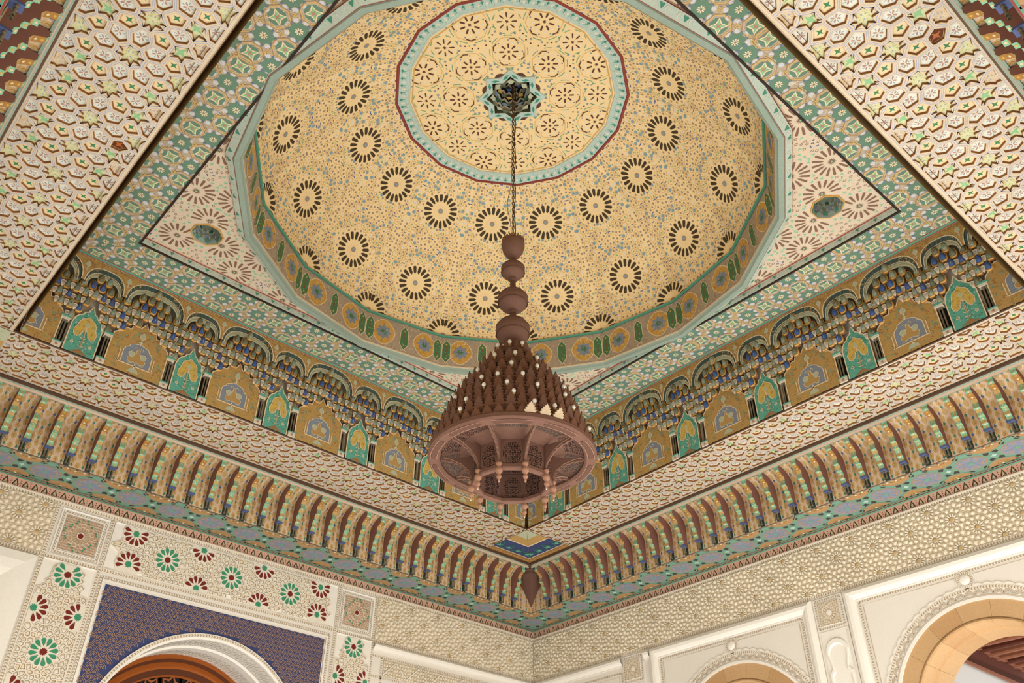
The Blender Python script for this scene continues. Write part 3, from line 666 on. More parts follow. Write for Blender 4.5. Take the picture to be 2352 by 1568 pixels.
FSP={'X':cof('woodd',d_leaf('woodo',1.0)),'S':cof('paleg',d_st,True,.57,.95),'G':cof('paleg',d_leaf('grn',1.1),True,.57,.94),'E':cof('paleg',d_st,True,.66,.90),'R':cof('soffit',d_st,True,.84,.74),
 'h':cof('palew',d_pet),'l':cof('palew',d_pet),'p':cof('orang',d_leaf('grnd',.75),False,1,.68)}
BROKEN=((2,3.72,1.26),(3,3.9,.80))
for s in range(4):
    L=LEN[s]; w_=O3-O2-.036; vc=(O2+.036+O3)/2; P=hor(s,ZF); PP=.565; a0,a1=O3,L-O3; S=[]
    for i in range(-6,7):
        c=L/2+i*PP; A=PP/2; k=w_/.64
        for x,y,t in [(0,0,'S'),(A,0,'S'),(.141,0,'h'),(-.141,0,'h'),(0,.143,'l'),(0,-.143,'l'),(A,.143,'l'),(A,-.143,'l')]+[(sx*.141,sy*.280,'h') for sx in (-1,1) for sy in (-1,1)]+[(0,.278,'R'),(0,-.278,'R'),(A,.262,'E'),(A,-.262,'E')]+[(sx*x_,sy*y_,t_) for sx in (-1,1) for sy in (-1,1) for x_,y_,t_ in ((.09,.200,'G'),(.088,.092,'p'),(.187,.100,'l'),(.197,.202,'p'))]:
            if a0-.1<c+x<a1+.1: S.append((c+x,vc+y*k,t))
    if s>1: S=[q for q in S if 1.2<q[0]<6.9]
    for (ss,aa,oo) in BROKEN:
        if ss==s:
            i_=min(range(len(S)),key=lambda i:(S[i][0]-aa)**2+(S[i][1]-oo)**2); S[i_]=(S[i_][0],S[i_][1],'X')
    mb=MB(); lo_,hi_=(a0,a1)
    relief(mb,P,voronoi(S,.14,rect(lo_,hi_,O2+.044,O3-.012)),S,FSP)
    for p_,q_,m in ((O2+.036,O2+.044,'soffit'),(O3-.012,O3,'soffit')): paint(mb,P,rect(lo_,hi_,p_,q_),0,m)
    paint(mb,hor(s,ZF+.03),rect(O3,L-O3,O2,O3),0,'wellw')
    lab=('painted star-coffered soffit strip above the corbels of the left wall','painted star-coffered soffit strip above the corbels of the right wall','broad star-coffered soffit strip crossing the upper left of the photo','broad star-coffered soffit strip crossing the upper right of the photo')[s]
    tag(mb.build('star_soffit'),lab,'ceiling soffit')
    mb=MB()   # inner edge moulding, rising to the frieze
    for (o0,z0),(o1_,z1),m in (((O3,ZF),(O3+.006,ZF-.006),'soffit'),((O3+.006,ZF-.006),(O3+.012,ZF+.0),'brown'),((O3+.012,ZF),(O3+.010,ZF+.012),'brown')):
        mb.face([SP(s,o0,o0,z0),SP(s,L-o0,o0,z0),SP(s,L-o1_,o1_,z1),SP(s,o1_,o1_,z1)],m)
    struct(mb.build('trim_%d'%(50+s)))
# corner squares
for q,(fx,fy) in enumerate(((0,0),(1,0),(0,1),(1,1))):
    P=lambda a,b,h,fx=fx,fy=fy:(LX-a if fx else a,LY-b if fy else b,ZF-.002-h)
    mb=MB(); a0,a1=O2+.03,O3; paint(mb,P,rect(a0,a1,a0,a1),0,'goldd')
    for k in range(2):
        Q=(lambda a,b,h,P=P:P(a,b,h)) if k==0 else (lambda a,b,h,P=P:P(b,a,h))
        tri=[(a0,a0),(a1,a0),(a1,a1)]
        for e,m in ((.03,'fbr'),(.09,'outl'),(.10,'bluep'),(.33,'outl'),(.345,'fgold'),(.48,'fpale')): paint(mb,Q,[(a0+e,a0+e*.99),(a1,a0+e*.99),(a1,a1)] if e<.6 else tri,.001+e*.004,m,None)
        for i in range(4): x=a0+.2+i*.14; stroke(mb,Q,[(x-.06,a0+.115),(x-.03,a0+.2),(x,a0+.27),(x+.03,a0+.2),(x+.06,a0+.115)],.012,.004,'grnd'); paint(mb,Q,star(x,a0+.17,.04,.018,5),.0045,'fteal',[(a0,a0),(a1,a0),(a1,a1)])
        for i in range(12): x=a0+.05+i*.052; paint(mb,Q,[(x,a0+.03),(x+.026,a0+.07),(x+.052,a0+.03)],.003,'fgold',tri)
    tag(mb.build('corner_square'),('blue and gold painted square in the far room corner of the coffered soffit','blue and gold corner square of the coffered soffit off the left edge','blue and gold corner square of the coffered soffit off the right edge','blue and gold corner square of the coffered soffit above the camera')[q],'painted panel')
# ================================================================ FRIEZE OF NICHES
OBK,OFR=1.327,1.462     # back of the niches, front face
SPRG=4.58
def ogee(w,zs,za,n=9):
    """pointed arch: half width w, springing zs, apex za"""
    r=[]
    for i in range(n+1):
        t=i/n; r.append((-w*(cos(t*PI/2)**.62),zs+(za-zs)*(sin(t*PI/2)**.85)*(.93+.07*t)))
    return r+[(-x,z) for x,z in r[::-1][1:]]
FP=[(L-2*1.40)/6 for L in LEN]
WV,NV=.262,.170          # half widths of wide and narrow bays (out of .867)
def in_arch(x,z,w,zs,za):
    if z<zs: return abs(x)<w
    if z>za: return False
    t=(z-zs)/(za-zs); return abs(x)<w*max(0,(1-t**1.35))**.62
def scrolls(mb,P,x0,x1,z0,z1,n,h,cols,test,cl,sz=.016):
    for _ in range(n):
        x=rnd.uniform(x0,x1); z=rnd.uniform(z0,z1)
        if not test(x,z): continue
        a=rnd.uniform(0,2*PI); r=rnd.uniform(.5,1)*sz
        h_=h+rnd.uniform(0,.0007); stroke(mb,P,arc(x,z,r,a,a+rnd.uniform(2,4.2),4),sz*.28,h_,rnd.choice(cols),cl=cl)
        if rnd.random()<.4: paint(mb,P,ngon(x+r,z,sz*.22,5),h_+.0002,rnd.choice(cols),cl)
GP=[(-.235,3.965),(-.235,4.25),(-.225,4.29),(-.20,4.315),(-.172,4.322),(-.168,4.355),(-.135,4.375),(-.108,4.372),(-.10,4.405),(-.06,4.42),(-.035,4.415),(-.02,4.44),(0,4.475)]
GP=GP+[(-x,z) for x,z in GP[::-1][1:]]
TP=[(-.118,3.965),(-.118,4.23),(-.105,4.28),(-.085,4.31),(-.062,4.325),(-.045,4.355),(-.025,4.365),(-.016,4.39),(0,4.43)]
TP=TP+[(-x,z) for x,z in TP[::-1][1:]]
def inpoly(x,y,o):
    r=False
    for i in range(len(o)):
        (x1,y1),(x2,y2)=o[i-1],o[i]
        if (y1>y)!=(y2>y) and x<(x2-x1)*(y-y1)/(y2-y1)+x1: r=not r
    return r
P0=lambda a,b,h:(a,h,b)   # niche-local: x along wall, y into the room, z up
def bud(mb,x,z,y,w,hh,col,col2):
    out=[(-w*.30,-hh*.06),(-w*.47,hh*.12),(-w/2,hh*.42),(-w*.38,hh*.74),(-w*.16,hh*.96),(0,hh*1.04),(w*.16,hh*.96),(w*.38,hh*.74),(w/2,hh*.42),(w*.47,hh*.12),(w*.30,-hh*.06)]
    def L(sc,y_,dz=0): return [(x+a*sc,y_,z+dz+hh*.45+(b-hh*.45)*sc) for a,b in out]
    mb.loops([L(1.14,y-.030),L(1.16,y-.004),L(1.02,y+.006),L(.86,y+.004),L(.80,y+.014),L(.62,y+.024,.002),L(.34,y+.030,.004)],['fbr','orim','orim',col,col,col],None,col)
    mb.loops([[(x-w*.05,y+.0325,z+hh*.12),(x+w*.05,y+.0325,z+hh*.12)],[(x-w*.03,y+.026,z+hh*.80),(x+w*.03,y+.026,z+hh*.80)]],col2,closed=False)
def fan(mb,x,z,y,w,hh):
    t=[(-w/2,0),(-w*.25,.006),(0,.009),(w*.25,.006),(w/2,0)]
    top=[(x+a,y+.006,z+b) for a,b in t]; bot=[(x+a*.3,y-.010,z-hh) for a,b in t]
    mb.loops([top,bot],'fan',closed=False)
    for k in (-.36,-.18,0,.18,.36): mb.face([(x+w*(k-.035),y+.0075,z-.002),(x+w*(k+.035),y+.0075,z-.002),(x+w*k*.3,y-.004,z-hh*.8)],'fanl')
def stalactites(mb,w,zs,za,panel,cl):
    RW=.083; z=4.255; r=0
    while z<za-.035:
        y=.052+.058*(z-4.26)/.45
        k=-8
        for k in range(-8,9):
            x=(k+(.5 if r%2 else 0))*.072
            if cl and not (cl[0]-.001<=x<=cl[1]+.001): continue
            ok=abs(x)<w-.018 and in_arch(x,z+.040,w-.012,zs,za-.012) if z>zs-.03 else abs(x)<w-.006
            if not ok or inpoly(x,z+.012,panel) : continue
            if z<4.30 and abs(x)<w-.06 and inpoly(x,z,panel): continue
            yy=y+.010*cos(k*PI/2)
            c=('blue2','olive','gryg','olive','gryg','blue2','gryg')[(k*2+r*3)%7]
            bud(mb,x,z,yy,.054,.078,c,('fteal','redl','fpale','bluel')[(k+r)%4])
            if z<4.50: fan(mb,x+.036,z+.034,yy+.016,.038,.045)
        z+=RW*.93; r+=1
def column_pair(root_x,parent):
    mb=MB(); mb.box(P0,root_x-.034,root_x+.034,3.965,4.012,0,.050,'fan'); mb.box(P0,root_x-.037,root_x+.037,4.005,4.016,0,.053,'fteal'); paint(mb,lambda a,b,h:(a,.0515,b),star(root_x,3.985,.016,.008,6),0,'petal'); mb.build('plinth',parent)
    for dx in (-.012,.012):
        mb=MB(); prof=[(.011,4.016),(.011,4.03),(.007,4.04),(.0065,4.12),(.009,4.125),(.0065,4.13),(.0065,4.205),(.011,4.215),(.013,4.226)]
        mb.loops([[(root_x+dx+r*cos(2*PI*i/8),.030+r*sin(2*PI*i/8),z) for i in range(8)] for r,z in prof],'col'); mb.build('colonette',parent)
    mb=MB(); mb.box(P0,root_x-.034,root_x+.034,4.226,4.244,0,.052,'fan'); mb.box(P0,root_x-.037,root_x+.037,4.244,4.262,0,.056,'fteal')
    bud(mb,root_x,4.262,.03,.040,.045,'olive','fan'); mb.build('capital',parent)
    mb=MB(); mb.box(P0,root_x-.037,root_x+.037,3.965,4.26,-.02,.002,'dark'); mb.build('recess',parent)  # near-black slab behind the shafts, stands in for shade between the panels
def arch_front(mb,w,zs,za,W,cl,wide):
    """front face (spandrels) with an arched opening; W = half width of the bay"""
    A=ogee(w,zs,za); yf=OFR-OBK; top=ZC+.004
    P=lambda a,b,h:(a,yf+h,b)
    def strip(x0,x1,pts):
        for i in range(len(pts)-1):
            a,b=pts[i],pts[i+1]
            if a[0]>=b[0]-1e-6: continue
            paint(mb,P,[a,b,(b[0],top),(a[0],top)],0,'fgold',cl)
    strip(-w,w,A)
    for sg in (-1,1): paint(mb,P,[(sg*w,zs),(sg*W,zs),(sg*W,top),(sg*w,top)],0,'fgold',cl)
    B=ogee(w*.90,zs-.01,za-.042)
    # reveal
    def lp(pts,h): return [(x,yf+h,z) for x,z in pts if (not cl or min(c[0] for c in cl)-1e-6<=x<=max(c[0] for c in cl)+1e-6)]
    mb.loops([lp(A,0),lp(A,-.022)],'rope',closed=False)
    C=ogee(w*.80,zs-.01,za-.085)
    for i in range(len(A)-1):
        paint(mb,P,[A[i],A[i+1],B[i+1],B[i]],-.014,'rope',cl)
        paint(mb,P,[B[i],B[i+1],C[i+1],C[i]],-.020,'fpale',cl)
    n=26
    for i in range(n):
        t=i/n; j=t*(len(A)-1); q=int(j); f_=j-q; 
        ax,az_=A[q][0]+(A[q+1][0]-A[q][0])*f_,A[q][1]+(A[q+1][1]-A[q][1])*f_; bx,bz_=B[q][0]+(B[q+1][0]-B[q][0])*f_,B[q][1]+(B[q+1][1]-B[q][1])*f_
        stroke(mb,P,[(ax,az_),(bx+.004,bz_)],.004,-.012,'rope2',cl=cl)
    stroke(mb,P,[(x,z) for x,z in A],.008,.002,'outl',cl=cl); stroke(mb,P,B,.006,-.011,'outl',cl=cl)
    stroke(mb,P,ogee(w*.85,zs-.01,za-.064),.003,-.0185,'goldd',cl=cl)
    def clear(x,z): return abs(x)<W-.004 and z<top-.02 and (z>zs and not in_arch(x,z,w+.012,zs,za+.014))
    scrolls(mb,P,-W,W,zs,top-.01,150,.0015,['fyel','fbr','fyel','fbr','goldd'],clear,cl)
    paint(mb,P,rect(-W,W,top-.028,top),.0018,'fbr',cl); paint(mb,P,rect(-W,W,top-.022,top-.018),.002,'outl',cl)
def leaf_motif(mb,P,x,z,s,h,cl=None):
    paint(mb,P,xf([(0,.032),(-.014,.012),(-.016,-.002),(-.006,-.014),(0,-.018),(.006,-.014),(.016,-.002),(.014,.012)],x,z,0,s*1.18),h,'outl',cl); paint(mb,P,xf([(0,.032),(-.014,.012),(-.016,-.002),(-.006,-.014),(0,-.018),(.006,-.014),(.016,-.002),(.014,.012)],x,z,0,s),h+.001,'fpale',cl)
    stroke(mb,P,[(x,z-.02*s),(x,z-.062*s)],.006*s,h+.0005,'outl',cl=cl); stroke(mb,P,[(x-.014*s,z-.045*s),(x,z-.036*s),(x+.014*s,z-.045*s)],.005*s,h+.0006,'outl',cl=cl)
def niche(wide,half=None):
    root=empty('bird_niche' if wide else 'tree_niche'); w=WV if wide else NV
    cl=None; rng=None
    if half: rng=(0,w+.1) if half>0 else (-w-.1,0); cl=rect(rng[0],rng[1],3.9,5.0)
    P=lambda a,b,h:(a,.045+h,b)
    mb=MB(); pan=GP if wide else TP
    paint(mb,P,pan,0,'fgold' if wide else 'fteal',cl); stroke(mb,P,pan,.009,.0025,'outl',cl=cl)
    def rl(pts,h): return [(x,.045+h,z) for x,z in pts if (not rng or rng[0]-1e-6<=x<=rng[1]+1e-6)]
    mb.loops([rl(pan,0),rl(pan,-.040)],'fbr',closed=False)
    if wide:
        scrolls(mb,P,-.23,.23,3.97,4.45,330,.0012,['fyel','fyel','goldd','fteal','fbr','gold'],lambda x,z:inpoly(x*1.05,z,GP) and not (abs(x)<.14 and 4.03<z<4.26),cl,.017)
        A=[(-.118,4.055),(-.118,4.17),(-.105,4.20),(-.085,4.212),(-.075,4.235),(-.045,4.25),(-.02,4.256),(0,4.275)]; A=A+[(-x,z) for x,z in A[::-1][1:]]
        paint(mb,P,A,.002,'bird',cl); stroke(mb,P,A,.007,.003,'outl',cl=cl)
        stroke(mb,P,[(-.150,4.045),(.150,4.045)],.010,.003,'outl',cl=cl); stroke(mb,P,[(-.14,4.035),(-.14,4.17)],.007,.003,'outl',cl=cl); stroke(mb,P,[(.14,4.035),(.14,4.17)],.007,.003,'outl',cl=cl)
        for sg in (-1,1):   # two facing birds
            body=[(0,4.215),(.012,4.205),(.012,4.175),(.028,4.150),(.055,4.130),(.075,4.110),(.072,4.085),(.045,4.070),(.015,4.080),(0,4.075)]
            body=[(sg*x,z) for x,z in body]; paint(mb,P,body,.0035,'fgold',cl); stroke(mb,P,body,.004,.0042,'outl',cl=cl)
            wing=[(sg*x,z) for x,z in ((.022,4.170),(.055,4.178),(.075,4.160),(.070,4.135),(.048,4.118),(.030,4.130))]; paint(mb,P,wing,.0045,'fpale',cl); stroke(mb,P,wing,.003,.005,'outl',True,cl=cl)
            stroke(mb,P,arc(sg*.022,4.212,.012,0,4.2,6),.003,.0045,'outl',cl=cl)
            stroke(mb,P,[(sg*.03,4.07),(sg*.055,4.062),(sg*.07,4.07)],.008,.0045,'fpale',cl=cl)
        leaf_motif(mb,P,0,4.335,1.3,.002,cl); paint(mb,P,arc(0,3.985,.045,0,PI,8),.002,'fpale',cl); stroke(mb,P,[(0,4.02),(0,4.07)],.01,.003,'outl',cl=cl)
        for _ in range(26):
            x,z=rnd.uniform(-.11,.11),rnd.uniform(4.07,4.25)
            if inpoly(x,z,A): paint(mb,P,ngon(x,z,.005,5),.0026,rnd.choice(['outl','mauve','petal']),cl)
    else:
        scrolls(mb,P,-.11,.11,3.975,4.40,140,.001,['tealg','cyanp','grnd','tealg'],lambda x,z:inpoly(x*1.08,z,TP),cl,.014)
        tree=[(0,4.325),(-.02,4.30),(-.05,4.285),(-.066,4.25),(-.072,4.21),(-.088,4.175),(-.08,4.13),(-.055,4.115),(-.03,4.135),(-.018,4.175),(0,4.19)]; tree=tree+[(-x,z) for x,z in tree[::-1][1:-1]]
        paint(mb,P,tree,.002,'fyel',cl); paint(mb,P,xf(tree,0,4.21*.1,0,.9),.0026,'yell',cl); stroke(mb,P,tree,.006,.0035,'outl',True,cl=cl)
        scrolls(mb,P,-.07,.07,4.13,4.30,60,.003,['grn','goldd','fpale'],lambda x,z:inpoly(x,z,tree),cl,.009)
        leaf_motif(mb,P,0,4.235,.95,.004,cl); stroke(mb,P,[(0,4.19),(0,4.02)],.009,.0035,'outl',cl=cl); stroke(mb,P,[(0,4.19),(0,4.02)],.004,.0042,'fbr',cl=cl)
        for z in (4.03,4.07,4.105): stroke(mb,P,[(-.022,z+.01),(0,z),(.022,z+.01)],.006,.0035,'outl',cl=cl)
        for sg in (-1,1): 
            for k in range(7): t=2*PI*k/7; paint(mb,P,petal(sg*.07,4.055,.004,.016,t,.007),.003,'outl',cl)
        paint(mb,P,[(-.075,3.968),(.075,3.968),(.03,3.99),(0,4.012),(-.03,3.99)],.0022,'fbr',cl)
    mb.build('painted_panel',root)
    mb=MB(); W_=w+.001
    paint(mb,lambda a,b,h:(a,.0+h,b),rect(-W_,W_,3.966,4.80),-.002,'fan',cl); mb.build('back_board',root)
    mb=MB(); stalactites(mb,w,SPRG,4.775 if wide else 4.735,pan,rng); mb.build('stalactite_vault',root)
    cf=cl if not half else (rect(.062,rng[1],3.9,5) if half>0 else rect(rng[0],-.062,3.9,5))
    mb=MB(); arch_front(mb,w-.012,SPRG,4.795 if wide else 4.755,w,cf,wide)
    leafs=(-1,1) if not half else (half,)
    for sg in leafs: leaf_motif(mb,lambda a,b,h:(a,OFR-OBK+h,b),sg*(w-.002),4.735,1.0,.003,None if not half else cf)
    mb.build('arch_front',root)
    if wide:
        for sg in leafs: column_pair(sg*(w+.0),root)
    return root
# fix the two bay widths so that wide + narrow = one period
protoW=niche(True); protoN=niche(False); protoR=niche(True,1); protoL=niche(True,-1)
used=set()
def put(proto,s,a,label,group):
    o=proto if proto not in used else copy_tree(proto); used.add(proto)
    x,y,_=SP(s,a,OBK,0); o.location=(x,y,0); o.rotation_euler=(0,0,(0,-PI/2)[s]); 
    k=FP[s]/(2*(WV+NV)); o.scale=(k,1,1); tag(o,label,'niche',group)
for s in (0,1):
    sd=('left','right')[s]
    for k in range(6):
        c=1.40+k*FP[s]
        if k: put(protoW,s,c,'gold niche with two facing birds under stalactite arch, above the %s wall'%sd,'bird niches above the %s wall'%sd)
        put(protoN,s,c+FP[s]/2,'narrow turquoise niche with yellow tree under stalactite arch, above the %s wall'%sd,'tree niches above the %s wall'%sd)
    h0,h1=(protoR,protoL) if s==0 else (protoL,protoR)
    put(h0,s,1.40,'half bird niche in the frieze of the %s wall, against the room corner'%sd,None)
    put(h1,s,LEN[s]-1.40,'half bird niche at the far %s end of the frieze'%sd,None)
for s in range(4):
    mb=MB(); L=LEN[s]
    mb.face([SP(s,1.31,1.31,3.96),SP(s,L-1.31,1.31,3.96),SP(s,L-1.31,1.31,4.9),SP(s,1.31,1.31,4.9)],'fbr')
    if s>1: mb.face([SP(s,1.40,1.40,3.955),SP(s,L-1.4,1.40,3.955),SP(s,L-1.4,1.40,4.83),SP(s,1.4,1.4,4.83)],'fgold')
    o0=OFR
    for (p,z0),(q,z1),m in (((OFR-.03,4.818),(OFR+.012,4.812),'redl'),((OFR+.012,4.812),(OFR+.020,4.826),'greenl'),((OFR+.020,4.826),(OFR+.03,ZC-.006),'soffit'),((OFR+.03,ZC-.006),(OFR+.034,ZC),'redl')):
        mb.face([SP(s,p,p,z0),SP(s,L-p,p,z0),SP(s,L-q,q,z1),SP(s,q,q,z1)],m)
    struct(mb.build('trim_%d'%(60+s)))
# ================================================================ FLAT PAINTED BORDER
def flower(mb,P,x,y,cl,r=.088):
    for k in range(8): t=2*PI*k/8; paint(mb,P,ngon(x+r*.86*cos(t),y+r*.86*sin(t),r*.20,6),.0006,'carpw',cl); 
    for k in range(8): t=2*PI*(k+.5)/8; paint(mb,P,ngon(x+r*.80*cos(t),y+r*.80*sin(t),r*.10,5),.0035,'carpb',cl)
    paint(mb,P,star(x,y,r*.80,r*.62,8,PI/8),.0010,'carpg',cl)
    for k in range(8): paint(mb,P,petal(x,y,r*.06,r*.28,2*PI*k/8,r*.10),.002,'outl',cl)
def octa(mb,P,x,y,cl,r=.078):
    stroke(mb,P,star(x,y,r*1.14,r*1.02,8,PI/8),r*.14,.0018,'carpx',True,cl)
    stroke(mb,P,star(x,y,r*1.05,r*.95,8,PI/8),r*.10,.0022,'carpl',True,cl)
    paint(mb,P,ngon(x,y,r*.80,8,PI/8),.0014,'carpg',cl); paint(mb,P,star(x,y,r*.78,r*.36,4,PI/4),.0026,'outl',cl); paint(mb,P,star(x,y,r*.60,r*.24,4,PI/4),.0030,'grn',cl); paint(mb,P,star(x,y,r*.34,r*.12,4,0),.0034,'petal',cl)
for s in range(4):
    L=LEN[s]; P=hor(s,ZC); a_=OFR+.03; cl=[(a_,a_),(L-a_,a_),(L-O5,O5),(O5,O5)]; mb=MB()
    mb.face([P(x,y,0) for x,y in cl],'carp')
    C_=L/2; st=.3475; rows=((1.525,1),(1.68,0),(1.835,1))
    for yv,par in rows:
        for k in range(-8,8):
            P=lambda a,b,h,k=k,s=s:SP(s,a,b,ZC-h-(.00022 if k<0 else 0)-(.00011 if k%2 else 0))
            fx=C_+(.2395+k*st if k>=0 else -.2395+(k+1)*st); 
            ox=[C_+.0655+0*st] if False else None
            xs_f=fx; d=.1737*(1 if k>=0 else -1)
            pa_,pb_=(xs_f,xs_f-d) 
            if par: pa_,pb_=pb_,pa_
            flower(mb,P,pa_,yv,cl,.096); octa(mb,P,pb_,yv,cl,.079)
    P=lambda a,b,h,s=s:SP(s,a,b,ZC-h-.001)
    for k in range(-18,19):
        for r_,yv in enumerate((1.5275+.035,1.6025,1.7575,1.80)):
            x=C_+.0655*0+k*.1737+.087+.066
            if r_ in (1,2):
                for q in (-.008,.008): stroke(mb,P,[(x-.026,yv+q),(x+.026,yv+q)],.005,.0030,'carpl',cl=cl); stroke(mb,P,[(x+q,yv-.022),(x+q,yv+.022)],.005,.0034,'carpl',cl=cl)
    for _ in range(int(L*420)):
        x=rnd.uniform(a_,L-a_); y=rnd.uniform(a_,O5); t=rnd.uniform(0,2*PI); stroke(mb,P,arc(x,y,.010,t,t+3.6,3),.0034,rnd.uniform(-.0006,.0),rnd.choice(['outl','carpx','carpl','carpw','outl','carpx']),cl=cl)
    tag(mb.build('flat_ceiling_border'),'flat painted strip with green flowers and octagons, '+('above the niches of the left wall','above the niches of the right wall','running up the left of the dome','running up the right of the dome')[s],'painted ceiling')
    # recess frame around the dome square
    mb=MB(); q0=O5
    for (p,z0),(q,z1),m in (((q0-.006,ZC-.001),(q0-.006,ZC-.012),'gutter'),((q0-.006,ZC-.012),(q0+.010,ZC-.012),'gutter'),((q0+.010,ZC-.012),(q0+.010,ZC),'gutter'),((q0+.010,ZC),(q0+.014,ZC+.055),'scroll'),((q0+.014,ZC+.055),(q0+.022,ZC+.060),'redl'),((q0+.022,ZC+.060),(q0+.024,ZSP),'corbp')):
        mb.face([SP(s,p,p,z0),SP(s,L-p,p,z0),SP(s,L-q,q,z1),SP(s,q,q,z1)],m)
    Pf=lambda a,b,h,s=s:SP(s,a,q0+.013+h,ZC+b)
    k=0; x=q0+.06
    while x<L-q0-.05:
        if k%2==0: paint(mb,Pf,[(x,.012),(x-.020,.040),(x-.008,.046),(x,.040),(x+.008,.046),(x+.020,.040)],.002,'tealg')
        stroke(mb,Pf,arc(x+.045,.028,.017,.4,5.2,7),.003,.003,'cream'); stroke(mb,Pf,arc(x+.045,.028,.008,0,5.5,6),.003,.003,'carpw' if k%3 else 'ochre'); stroke(mb,Pf,arc(x+.018,.03,.010,2,6,5),.002,.0025,'cream')
        x+=.078; k+=1
    struct(mb.build('trim_%d'%(70+s)))
# ================================================================ SPANDRELS
HS=CX-O5-.02   # half side of the recess
# corner spandrel in local coords (p,q) from the recess corner
SPR=[(.31,.515),(.515,.31),(.37,.845),(.845,.37),(.08,.75),(.75,.08),(.185,.185),(.02,1.25),(1.25,.02),(.10,1.62),(1.62,.10)]
def spandrel_mesh():
    H=HS; R=2.15
    S=[]
    def ok(x,y,m=0): return x>m and y>m and math.hypot(H-x,H-y)>R-.03
    DC=(.357,.362)
    for c in SPR:
        for k in range(14):
            t=2*PI*(k+.5)/14+.1
            for r in (.168,): S.append((c[0]+r*cos(t),c[1]+r*sin(t),'g' if k%1==0 else 'o'))
    S=[q for q in S if ok(*q[:2],.02) and all(math.hypot(q[0]-c[0],q[1]-c[1])>.16 for c in SPR) and math.hypot(q[0]-DC[0],q[1]-DC[1])>.155]
    T=[]
    for q in S:
        if all(math.hypot(q[0]-t[0],q[1]-t[1])>.026 for t in T): T.append(q)
    for _ in range(9000):
        x,y=rnd.uniform(0,H),rnd.uniform(0,H)
        if y<x or not ok(x,y,.015): continue
        if any(math.hypot(x-c[0],y-c[1])<.172 for c in SPR) or math.hypot(x-DC[0],y-DC[1])<.15: continue
        if all(math.hypot(x-t[0],y-t[1])>.031 and math.hypot(y-t[0],x-t[1])>.031 for t in T) and abs(x-y)>.018: ty=rnd.choice('gooobo'); T+=[(x,y,ty),(y,x,ty)]
    mb=MB(); P=lambda a,b,h:(a,b,-h); cl=rect(0,H,0,H)
    ou=[(0,0),(H,0),(H,max(0,H-2.15))]+[(H-2.15*cos(PI/8*k),H-2.15*sin(PI/8*k)) for k in (4,3,2,1,0)]+[(0,H)]
    ou=[(x,max(0,y)) for x,y in ou]; ou=[(max(0,x),y) for x,y in ou]; ou=[p for i,p in enumerate(ou) if p!=ou[i-1]]
    hl=[(DC[0]+.136*cos(PI/8+PI/4*i),DC[1]+.136*sin(PI/8+PI/4*i)) for i in range(8)][::-1]
    from mathutils.geometry import tessellate_polygon
    al=ou+hl
    for t3 in tessellate_polygon([[Vector((x,y,0)) for x,y in ou],[Vector((x,y,0)) for x,y in hl]]): mb.face([P(*al[i],0) for i in t3],'spand')
    for x,y,t in T:
        a=rnd.uniform(0,PI); 
        if t=='g': paint(mb,P,xf([(-.016,-.010),(0,-.003),(.016,-.010),(.009,.007),(0,.016),(-.009,.007)],x,y,a),.001,'spg',cl)
        elif t=='o': stroke(mb,P,[(x+.012*cos(a+i*PI/2.5)*1.1,y+.009*sin(a+i*PI/2.5)) for i in range(5)],.0045,.001,'spb',True,cl)
        else: paint(mb,P,xf([(-.010,-.006),(0,-.002),(.010,-.006),(.010,.006),(0,.002),(-.010,.006)],x,y,a),.001,'blue',cl)
    for c in SPR:
        def pt(k): return petal(c[0],c[1],.058,.145,2*PI*k/16,.021)
        for k in range(16):
            t=2*PI*k/16; mx_,my_=c[0]+.1*cos(t),c[1]+.1*sin(t)
            if math.hypot(mx_-DC[0],my_-DC[1])<.155 or math.hypot(H-mx_,H-my_)<R-.02 or min(mx_,my_)<.0: continue
            paint(mb,P,pt(k),.0012,'spb',cl)
        if math.hypot(c[0]-DC[0],c[1]-DC[1])>.16: paint(mb,P,star(c[0],c[1],.034,.017,12),.0012,'spb',cl); paint(mb,P,star(c[0],c[1],.012,.006,6),.002,'spg',cl)
    return mb,DC
spm,DC=spandrel_mesh()
def dish(parent):
    r0=.128; oct_=lambda r,z,rot=PI/8:[(DC[0]+r*cos(rot+PI/4*i),DC[1]+r*sin(rot+PI/4*i),z) for i in range(8)]
    mb=MB(); mb.loops([oct_(r0+.008,-.002),oct_(r0+.004,-.010),oct_(r0-.004,-.008),oct_(r0-.006,.16)],['orim','orim','mouldl'],None,'gryg')
    def cell(r,z,w,h,n,rot,c):
        for i in range(n):
            t=rot+2*PI*i/n; ex=(-sin(t),cos(t)); x,y=DC[0]+r*cos(t),DC[1]+r*sin(t)
            if i%2: cc=c[0]
            else: cc=c[1]
            pts=[(-w/2,0,0),(-w/2,h*.5,0),(0,h,0),(w/2,h*.5,0),(w/2,0,0)]
            rim=[(x+ex[0]*a*1.15,y+ex[1]*a*1.15,z+b*1.1) for a,b,_ in pts]; inn=[(x+ex[0]*a*.8-cos(t)*.006,y+ex[1]*a*.8-sin(t)*.006,z+.004+b*.85) for a,b,_ in pts]
            mb.loops([rim,inn],'fan',None,cc,closed=False)
    cell(.108,.0,.046,.052,14,0,('cyanp','fteal')); cell(.098,.042,.044,.050,12,.2,('lilac','gryg')); cell(.084,.085,.040,.045,10,0,('gryg','dgr'))
    o=mb.build('stalactite_dish',parent); return o
sp0=None
